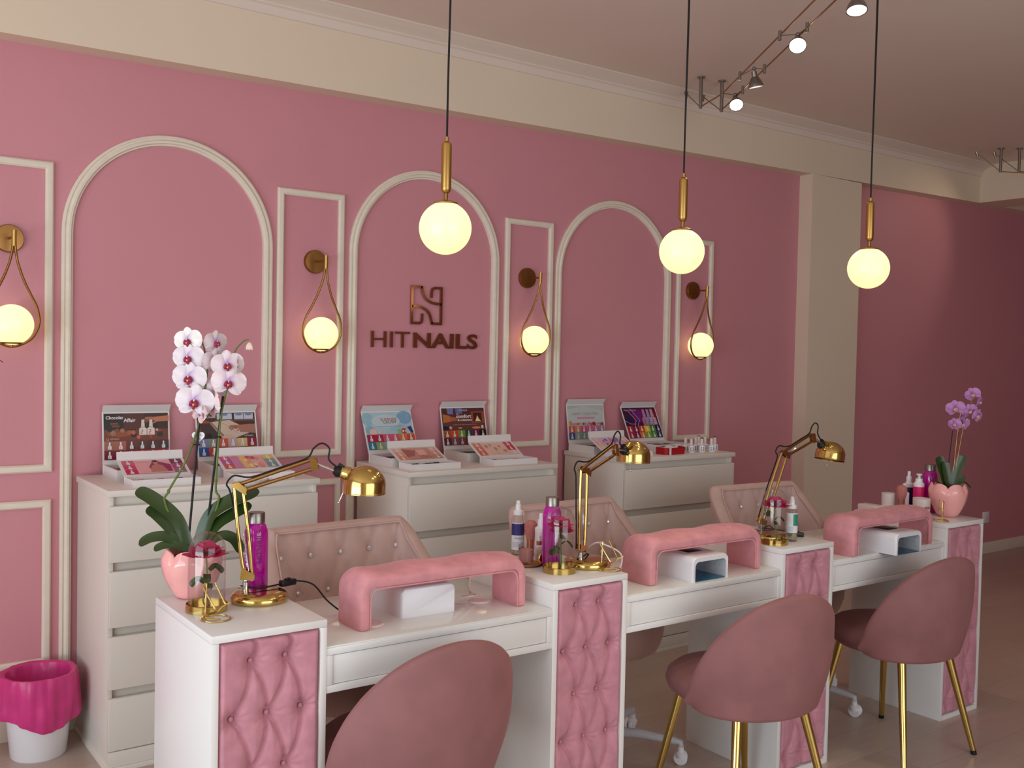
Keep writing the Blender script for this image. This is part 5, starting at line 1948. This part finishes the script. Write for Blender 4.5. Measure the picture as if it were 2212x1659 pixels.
# ------------------------------------------------------------------ rose domes
def rose_dome(label, loc, rotz, heads, H=0.205, seed=1):
    t = thing('rose_dome', label, 'decoration', loc, rotz, 'glass domes with a magenta rose')
    r = 0.047
    m = MB(); m.lathe([(0.001, 0.0), (0.0525, 0.0), (0.0525, 0.019), (0.0505, 0.02), (0.0505, 0.008), (0.001, 0.008)], 56); m.build('brass_base', M_GOLD, t, smooth=30)
    m = MB()
    prof = [(r, 0.009), (r, H - r * 1.05)]
    for k in range(1, 15):
        a = PI / 2 * k / 14
        prof.append((max(0.0006, r * math.cos(a)), H - r * 1.05 + r * 1.05 * math.sin(a)))
    inner = [(max(0.0004, a - 0.0014), b - (0.0014 if b > H - r else 0)) for a, b in reversed(prof)]
    m.lathe(prof + inner, 56, cap0=False, cap1=False)
    m.build('glass_dome', M_GLASS, t, smooth=60)
    rnd = random.Random(seed)
    ro = None
    for (hx, hy, hz, rr) in heads:
        m = MB()
        c = Vector((hx, hy, hz))
        for ring, (n, rad, tilt, L) in enumerate(((4, 0.006, 1.25, 0.55), (5, 0.010, 0.9, 0.8), (6, 0.013, 0.5, 1.0), (7, 0.013, 0.12, 1.15))):
            for k in range(n):
                a = 2 * PI * k / n + ring * 0.5 + rnd.random() * 0.3
                d = Vector((math.cos(a), math.sin(a), 0))
                yv = Vector((-d.y, d.x, 0))
                xv = d * math.cos(tilt) + Vector((0, 0, math.sin(tilt)))
                zv = xv.cross(yv)
                Mx = Matrix(((xv.x, yv.x, zv.x, c.x + d.x * rad * .3), (xv.y, yv.y, zv.y, c.y + d.y * rad * .3), (xv.z, yv.z, zv.z, c.z), (0, 0, 0, 1)))
                petal(m, Mx, rr * L * (0.9 + 0.2 * rnd.random()), rr * 0.55, 0, 0.25 * (1 if ring < 2 else -0.3), (196, 22, 92), (120, 8, 52), 5, 6, 0.5, 0.6)
        ro = m.build('rose_head', M_FLOWER, t, smooth=180)
        m = MB()
        m.tube(smooth_path([(hx, hy, hz), (hx * 1.1 + 0.004, hy, hz * 0.6), (hx * 0.5 - 0.01, hy * .5, 0.03), (0.0, 0.0, 0.009)], 6), 0.0019, 8)
        m.build('rose_stem', M_STEMG, t)
    for k in range(4):
        a = 0.6 + k * 1.7
        z = 0.055 + 0.016 * k
        b = Vector((0.006 * math.cos(a), 0.006 * math.sin(a), z))
        d = Vector((math.cos(a), math.sin(a), 0))
        leaf(t, [b, b + d * 0.014 + Vector((0, 0, 0.010)), b + d * 0.026 + Vector((0, 0, 0.002)), b + d * 0.034 + Vector((0, 0, -0.008))], 0.0125, 0.0006, face=0.5)
    return t


rose_dome('glass dome with magenta rose in front of the large orchid', (0.0694, -1.607, TH), 0.4, [(-0.002, 0.002, 0.146, 0.043)], seed=2)
rose_dome('glass dome with magenta rose before the standing magenta bottle on the second column', (1.1423, -1.7213, TH), 1.2, [(-0.010, 0.006, 0.150, 0.033), (0.012, -0.008, 0.126, 0.031)], seed=5)
rose_dome('glass dome with magenta rose on the third column', (2.1193, -1.7551, TH), 2.0, [(-0.004, 0.003, 0.142, 0.043)], seed=9)

# ------------------------------------------------------------------ gold wire card holders
def wire_holder(label, loc, rotz):
    t = thing('wire_card_holder', label, 'card holder', loc, rotz, 'gold wire card holders')
    m = MB()
    ring = []
    for k in range(50):
        a = 2 * PI * 1.45 * k / 49
        rr = 0.036 - 0.010 * max(0, (k - 30) / 19)
        ring.append((rr * math.cos(a + 2.6), rr * math.sin(a + 2.6) * 0.95, 0.0022 + (0.004 if k > 33 else 0)))
    m.tube(ring, 0.002, 8)
    m.build('wire_base', M_GOLDW, t)
    m = MB()
    up = [(-0.004, 0.0, 0.0035), (-0.026, 0.0, 0.0035), (-0.0265, 0.0, 0.012), (-0.025, 0.0, 0.05), (-0.0235, 0.0, 0.09)]
    m.tube(up, 0.002, 8)
    m.build('upright_wire', M_GOLDW, t)
    m = MB()
    pth = [(-0.0235, 0.0, 0.089), (-0.034, -0.002, 0.0875), (-0.030, -0.004, 0.078), (0.000, -0.008, 0.030), (0.005, -0.012, 0.0255), (0.011, -0.018, 0.026), (0.022, -0.020, 0.038), (0.040, -0.016, 0.048), (0.042, -0.008, 0.046), (0.034, -0.004, 0.040), (0.024, -0.002, 0.040), (0.020, -0.001, 0.046), (-0.004, 0.004, 0.092)]
    m.tube(pth, 0.002, 8)
    m.build('card_clip', M_GOLDW, t)
    return t


wire_holder('gold wire card holder in front of the rose dome on the nearest column', (0.0594, -1.7046, TH), -0.62)
wire_holder('gold wire card holder on the second column beside the hand rest', (1.2963, -1.7816, TH), -0.7)
wire_holder('gold wire card holder in front of the small purple orchid', (3.173, -1.7799, TH), 0.9)

# ------------------------------------------------------------------ bottles, candle and brushes on the columns
def water_bottle(label, loc, r=0.0325, h=0.225):
    t = thing('water_bottle', label, 'bottle', loc, 0, 'magenta water bottles')
    m = MB()
    m.lathe([(0.001, 0.001), (r * 0.9, 0.0), (r, 0.005), (r, h * 0.72), (r * 0.97, h * 0.78), (r * 0.78, h * 0.85), (r * 0.66, h * 0.872), (0.001, h * 0.872)], 36)
    b = m.build('bottle_body', M_MAG, t)
    m = MB(); m.lathe([(r * 0.68, h * 0.868), (r * 0.72, h * 0.872), (r * 0.72, h * 0.99), (r * 0.68, h), (0.001, h)], 32); m.build('screw_cap', M_STEEL, t)
    return t


w1 = water_bottle('magenta water bottle behind the brass lamp on the nearest column', (0.243, -1.499, TH))
w2 = water_bottle('magenta water bottle behind the rose dome on the second column', (1.172, -1.640, TH), 0.030, 0.222)
P_ = Print(frame((-0.012, -0.0304, 0.165), (1, 0, 0), (0, 0, 1)))
P_.text('HITNAILS', 0.0, 0.0, (226, 180, 226), w=0.024)
o = P_.m.build('bottle_lettering', M_PRINT, w2, smooth=0); o.rotation_euler.z = -0.3
P_ = Print(frame((0.0, -0.0329, 0.06), (0, 0, 1), (-1, 0, 0)))
P_.text('HITNAILS', 0.03, -0.005, (120, 6, 96), w=0.09)
o = P_.m.build('bottle_lettering', M_PRINT, w1, smooth=0)
w3 = water_bottle('magenta water bottle left of the small purple orchid', (3.366, -1.612, TH), 0.0325, 0.215)


def spray_bottle(label, loc, rotz, kind, h=0.182):
    t = thing('spray_bottle', label, 'bottle', loc, rotz, 'clear spray bottles')
    r = 0.0225
    m = MB()
    m.lathe([(0.001, 0.001), (r * 0.95, 0.0), (r, 0.003), (r, h * 0.66), (r * 0.9, h * 0.71), (r * 0.55, h * 0.735), (r * 0.5, h * 0.75), (0.001, h * 0.75)], 32)
    m.build('bottle_body', M_CLEARB, t)
    m = MB(); m.lathe([(0.001, 0.004), (r * 0.88, 0.004), (r * 0.88, h * (0.5 if kind == 'navy' else 0.44)), (0.001, h * 0.5)], 28); m.build('liquid', pm_liq, t)
    m = MB()
    m.lathe([(r * 0.72, h * 0.735), (r * 0.74, h * 0.74), (r * 0.72, h * 0.82), (r * 0.44, h * 0.83), (r * 0.40, h * 0.93), (r * 0.32, h * 0.94), (r * 0.30, h * 0.995), (r * 0.26, h), (0.001, h)], 26)
    m.box(-0.0035, 0.0035, -0.0125, 0.0, h * 0.955, h * 0.985, 0.001)
    m.build('spray_pump', M_PLAST, t)
    # wrap-round label
    def band(z0, z1, a0, a1, c, rr, n=18):
        m.c = c
        m.grid([[(rr * math.cos(a0 + (a1 - a0) * k / n), rr * math.sin(a0 + (a1 - a0) * k / n), z) for k in range(n + 1)] for z in (z0, z1)])
    m = MB()
    A0, A1 = -PI / 2 - 1.25, -PI / 2 + 1.25
    if kind == 'navy':
        band(h * 0.10, h * 0.60, A0, A1, (226, 226, 230), r + 0.0004)
        band(h * 0.37, h * 0.585, A0, A1, (58, 50, 116), r + 0.0007)
        for k in range(7):
            band(h * (0.155 + 0.014 * k), h * (0.159 + 0.014 * k), A0 + .2, A1 - .5, (150, 150, 160), r + 0.0007)
        band(h * 0.11, h * 0.145, A1 - 1.2, A1 - .3, (40, 40, 48), r + 0.0008)
        lb = m.build('label', M_PRINT, t)
        P = Print(frame((-0.016, -r - 0.0016, h * 0.30), (1, 0, 0), (0, 0, 1)))
        P.text('Frutal', 0.003, 0.0, (130, 120, 170), w=0.026)
        P.m.build('label_lettering', M_PRINT, lb, smooth=0)
    else:
        band(h * 0.20, h * 0.64, A0, A1, (226, 228, 226), r + 0.0004)
        band(h * 0.36, h * 0.62, A1 - 1.0, A1, (40, 140, 116), r + 0.0007)
        for k in range(5):
            band(h * (0.22 + 0.025 * k), h * (0.226 + 0.025 * k), A0 + .3, A1 - .9, (150, 156, 156), r + 0.0007)
        m.build('label', M_PRINT, t)
    return t


pm_liq = pmat('clear_liquid', (236, 226, 206), 0.05, trans=0.8, ior=1.33)
spray_bottle('clear spray bottle with a purple and white label on the second column', (1.187, -1.437, TH), -0.5, 'navy')
spray_bottle('clear spray bottle with a green label on the third column', (2.2228, -1.752, TH), -0.9, 'green', 0.165)

# candle on a gold dish
t = thing('candle_glass', 'ribbed pink candle glass standing on a gold dish', 'candle', (1.110, -1.589, TH + 0.007))
m = MB()
m.lathe([(0.001, 0.0), (0.023, 0.0), (0.025, 0.004), (0.0255, 0.058), (0.0235, 0.058), (0.0225, 0.006), (0.001, 0.006)], 36); m.build('glass', M_CLEARB, t)
m = MB(); m.lathe([(0.001, 0.0065), (0.022, 0.0065), (0.022, 0.044), (0.001, 0.044)], 48, rfun=lambda a, z: 1 - 0.03 * abs(math.sin(a * 12))); m.build('wax', M_WAX, t)
t = thing('gold_dish', 'round gold dish under the pink candle glass', 'dish', (1.113, -1.592, TH))
m = MB(); m.lathe([(0.001, 0.0), (0.040, 0.0), (0.047, 0.006), (0.046, 0.008), (0.039, 0.004), (0.001, 0.004)], 40); m.build('dish', M_GOLD2, t)
t = thing('metal_scoop', 'small silvery lid leaning on the gold dish', 'lid', (1.166, -1.606, TH))
m = MB(); m.ball((0, 0, 0.02), 0.022, 20, 12, (1.0, 0.25, 0.85), Matrix.Rotation(-0.7, 3, 'Y')); m.build('lid_disc', M_GOLDW, t)


def makeup_brush(label, loc, s=1.0):
    t = thing('powder_brush', label, 'brush', loc, 0.3)
    m = MB(); m.lathe([(0.001, 0.0), (0.0135 * s, 0.0), (0.0145 * s, 0.004), (0.012 * s, 0.03 * s), (0.0135 * s, 0.06 * s), (0.001, 0.06 * s)], 28); m.build('handle', M_ROSEG, t)
    m = MB(); m.lathe([(0.013 * s, 0.058 * s), (0.019 * s, 0.075 * s), (0.0225 * s, 0.095 * s), (0.021 * s, 0.11 * s), (0.013 * s, 0.119 * s), (0.001, 0.121 * s)], 32); m.build('bristles', M_BRIS, t)
    return t


makeup_brush('fluffy pink powder brush behind the candle glass', (1.2055, -1.485, TH))
makeup_brush('fluffy pink powder brush behind the farthest hand rest', (3.207, -1.575, TH), 1.05)


def airless(label, loc, h=0.135, r=0.019, body=None, cat='bottle'):
    t = thing('pump_bottle', label, cat, loc, -0.5)
    m = MB(); m.lathe([(0.001, 0.0), (r, 0.0), (r, h * 0.58), (r * 0.96, h * 0.60), (0.001, h * 0.60)], 30); m.build('bottle_body', body or M_PINKP, t)
    m = MB(); m.lathe([(r * 1.02, h * 0.595), (r * 1.02, h * 0.68), (r * 0.6, h * 0.72), (r * 0.55, h * 0.86), (r * 0.35, h * 0.88), (r * 0.33, h), (0.001, h)], 28); m.build('pump_head', M_PLAST, t)
    return t


airless('pale pink pump bottle between the powder brush and the magenta bottle', (1.2135, -1.530, TH), 0.150, 0.020)
t = thing('serum_bottle', 'small pink bottle with a rose gold band beside the magenta bottle', 'bottle', (1.178, -1.568, TH))
m = MB(); m.lathe([(0.001, 0.0), (0.0135, 0.0), (0.0135, 0.05), (0.008, 0.056), (0.001, 0.056)], 24); m.build('bottle_body', M_PINKP, t)
m = MB(); m.lathe([(0.009, 0.055), (0.009, 0.068), (0.001, 0.068)], 20); m.build('band', M_ROSEG, t)
m = MB(); m.lathe([(0.0075, 0.068), (0.0065, 0.085), (0.001, 0.086)], 20); m.build('cap', M_PLAST, t)

# last column
def tumbler(label, loc, r, h, mat, crown=False, name='candle_mug', cat='candle'):
    t = thing(name, label, cat, loc, 0.0)
    m = MB(); m.lathe([(0.001, 0.0), (r * 0.9, 0.0), (r * 0.94, 0.004), (r, h), (r * 0.95, h), (r * 0.88, h * 0.55), (0.001, h * 0.55)], 36); m.build('vessel', mat, t)
    if crown:
        m = MB()
        for k in range(5):
            m.ball((-0.012 + 0.006 * k, -r - 0.0005, h * 0.52 + (0.006 if k % 2 else 0.002)), 0.004, 10, 6)
        o = m.build('crown_badge', M_ROSEG, t); o.rotation_euler.z = -0.35
    return t


tumbler('white mug with a rose gold badge, at the end of the farthest hand rest', (3.172, -1.694, TH), 0.0365, 0.086, M_FROST, True)
tumbler('plain white jar behind the middle of the farthest hand rest', (3.190, -1.520, TH), 0.029, 0.086, M_FROST, name='white_jar', cat='jar')
airless('white dispenser bottle beside the plain white jar', (3.256, -1.556, TH), 0.128, 0.0215, M_PLAST)
t = airless('navy blue pump bottle between the white and pink dispensers', (3.325, -1.535, TH), 0.178, 0.021, M_NAVY)
t = thing('pump_bottle', 'hot pink lotion bottle with a white pump, beside the magenta bottle', 'bottle', (3.292, -1.605, TH), 0.6)
m = MB(); m.lathe([(0.001, 0.0), (0.0235, 0.0), (0.0245, 0.003), (0.0245, 0.118), (0.001, 0.124)], 30); m.build('bottle_body', M_HOT, t)
m = MB(); m.lathe([(0.0235, 0.118), (0.0235, 0.132), (0.016, 0.14), (0.015, 0.155), (0.006, 0.157), (0.006, 0.168), (0.012, 0.169), (0.012, 0.176), (0.001, 0.177)], 26); m.tube([(0, 0, 0.172), (-0.02, 0, 0.172), (-0.023, 0, 0.166)], 0.0035, 8); m.build('pump_head', M_PLAST, t)
t = thing('white_tray', 'low white tray just behind the farthest hand rest', 'tray', (3.145, -1.465, TH), 0.0)
m = MB(); m.box(-0.03, 0.03, -0.05, 0.05, 0, 0.03, 0.004); m.build('tray_body', M_FROST, t)

# ------------------------------------------------------------------ cords on the desks, clutter and the bin
def cord(name, label, pts, r, mat, cat='cable'):
    m = MB()
    O = Vector(pts[0])
    m.tube(smooth_path([Vector(p) - O for p in pts], 8), r, 7)
    o = m.build(name, mat)
    o.location = O
    return tag(o, label, cat)


z = HD + 0.003
cord('coiled_cable', 'pale cord coiled over the desk grommet by the nearest hand rest', [(0.775, -1.60, z), (0.83, -1.645, z + .012), (0.875, -1.655, z + .014), (0.88, -1.625, z + .012), (0.845, -1.625, z + .010), (0.86, -1.655, z + .016), (0.90, -1.60, z + 0.004), (0.94, -1.52, z), (0.975, -1.47, z + .02), (1.012, -1.42, z + .075)], 0.0022, M_PINKCORD)
cord('charging_cord', 'pale pink cord looping behind the wire holder on the second column', [(1.285, -1.62, TH + .003), (1.30, -1.70, TH + .07), (1.325, -1.735, TH + .066), (1.362, -1.75, TH + .045), (1.375, -1.752, TH + .02), (1.352, -1.76, TH - .01), (1.335, -1.70, HD + .003)], 0.0026, M_PINKCORD)
cord('thin_cord', 'thin pale cord lying at the back of the farthest desk', [(2.42, -1.50, z), (2.46, -1.53, z), (2.52, -1.545, z), (2.60, -1.54, z)], 0.002, M_PINKCORD)

t = thing('power_box', 'small white power box on the floor behind the middle seat base', 'power strip', (1.95, -0.86, 0.0))
m = MB(); m.box(-0.07, 0.07, -0.03, 0.03, 0, 0.05, 0.006); m.build('housing', M_PLAST, t)
m = MB(); m.tube(smooth_path([(-0.05, -0.03, 0.03), (-0.04, -0.055, 0.055), (0.0, -0.055, 0.05), (0.02, -0.04, 0.004)], 6), 0.003, 7); m.build('cable', M_CORD, t)

t = thing('waste_bin', 'white waste bin lined with a pink bag, beside the left chest', 'bin', (-0.062, -0.185, 0))
m = MB()
m.lathe([(0.001, 0.001), (0.090, 0.0), (0.095, 0.006), (0.122, 0.295), (0.117, 0.295), (0.091, 0.01), (0.001, 0.008)], 48)
m.build('bin_body', M_PLAST, t)
m = MB()
rows = []
rnd = random.Random(3)
ph = [rnd.random() * 6 for _ in range(6)]
N = 96
for (r, zz, wv, dr) in ((0.083, 0.04, 0.000, 0), (0.094, 0.16, 0.002, 0), (0.105, 0.27, 0.002, 0), (0.112, 0.304, 0.001, 0), (0.122, 0.309, 0.001, 0), (0.130, 0.309, 0.003, 0), (0.135, 0.295, 0.004, 0), (0.136, 0.25, 0.005, .2), (0.135, 0.20, 0.006, .5), (0.136, 0.15, 0.008, 1), (0.131, 0.135, 0.006, 1)):
    row = []
    for k in range(N):
        a = 2 * PI * k / N
        w = wv * (math.sin(5 * a + ph[0] + zz * 14) + 0.7 * math.sin(11 * a + ph[1] - zz * 20) + 0.4 * math.sin(23 * a + ph[2]))
        hem = dr * (0.016 * math.sin(2 * a + 0.6) + 0.010 * math.sin(3 * a + ph[3]))
        row.append(((r + w) * math.cos(a), (r + w) * math.sin(a), zz + hem))
    rows.append(row)
V = m.grid(rows, close_u=True)
m.cap(V[0], True)
m.build('bin_bag', M_MAGBAG, t, smooth=50)

t = thing('dry_grass', 'thin dark dried grass stems at the left edge of the photo', 'plant', (-0.42, -0.22, 0))
for pts in ([(0, 0, 0), (0.0, 0, 0.9), (0.10, 0.0, 1.40), (0.17, 0.0, 1.468), (0.23, 0.0, 1.44)], [(0, 0, 0), (0.05, 0, 0.8), (0.13, 0.0, 1.32), (0.178, 0.0, 1.345), (0.186, 0.0, 1.28), (0.196, 0.0, 1.245)]):
    m = MB(); m.tube(smooth_path(pts, 10), 0.0012, 5); m.build('grass_stem', M_STAKE, t)
m = MB(); m.lathe([(0.001, 0.0), (0.05, 0.0), (0.06, 0.1), (0.03, 0.3), (0.001, 0.3)], 24); m.build('vase', M_FROST, t)
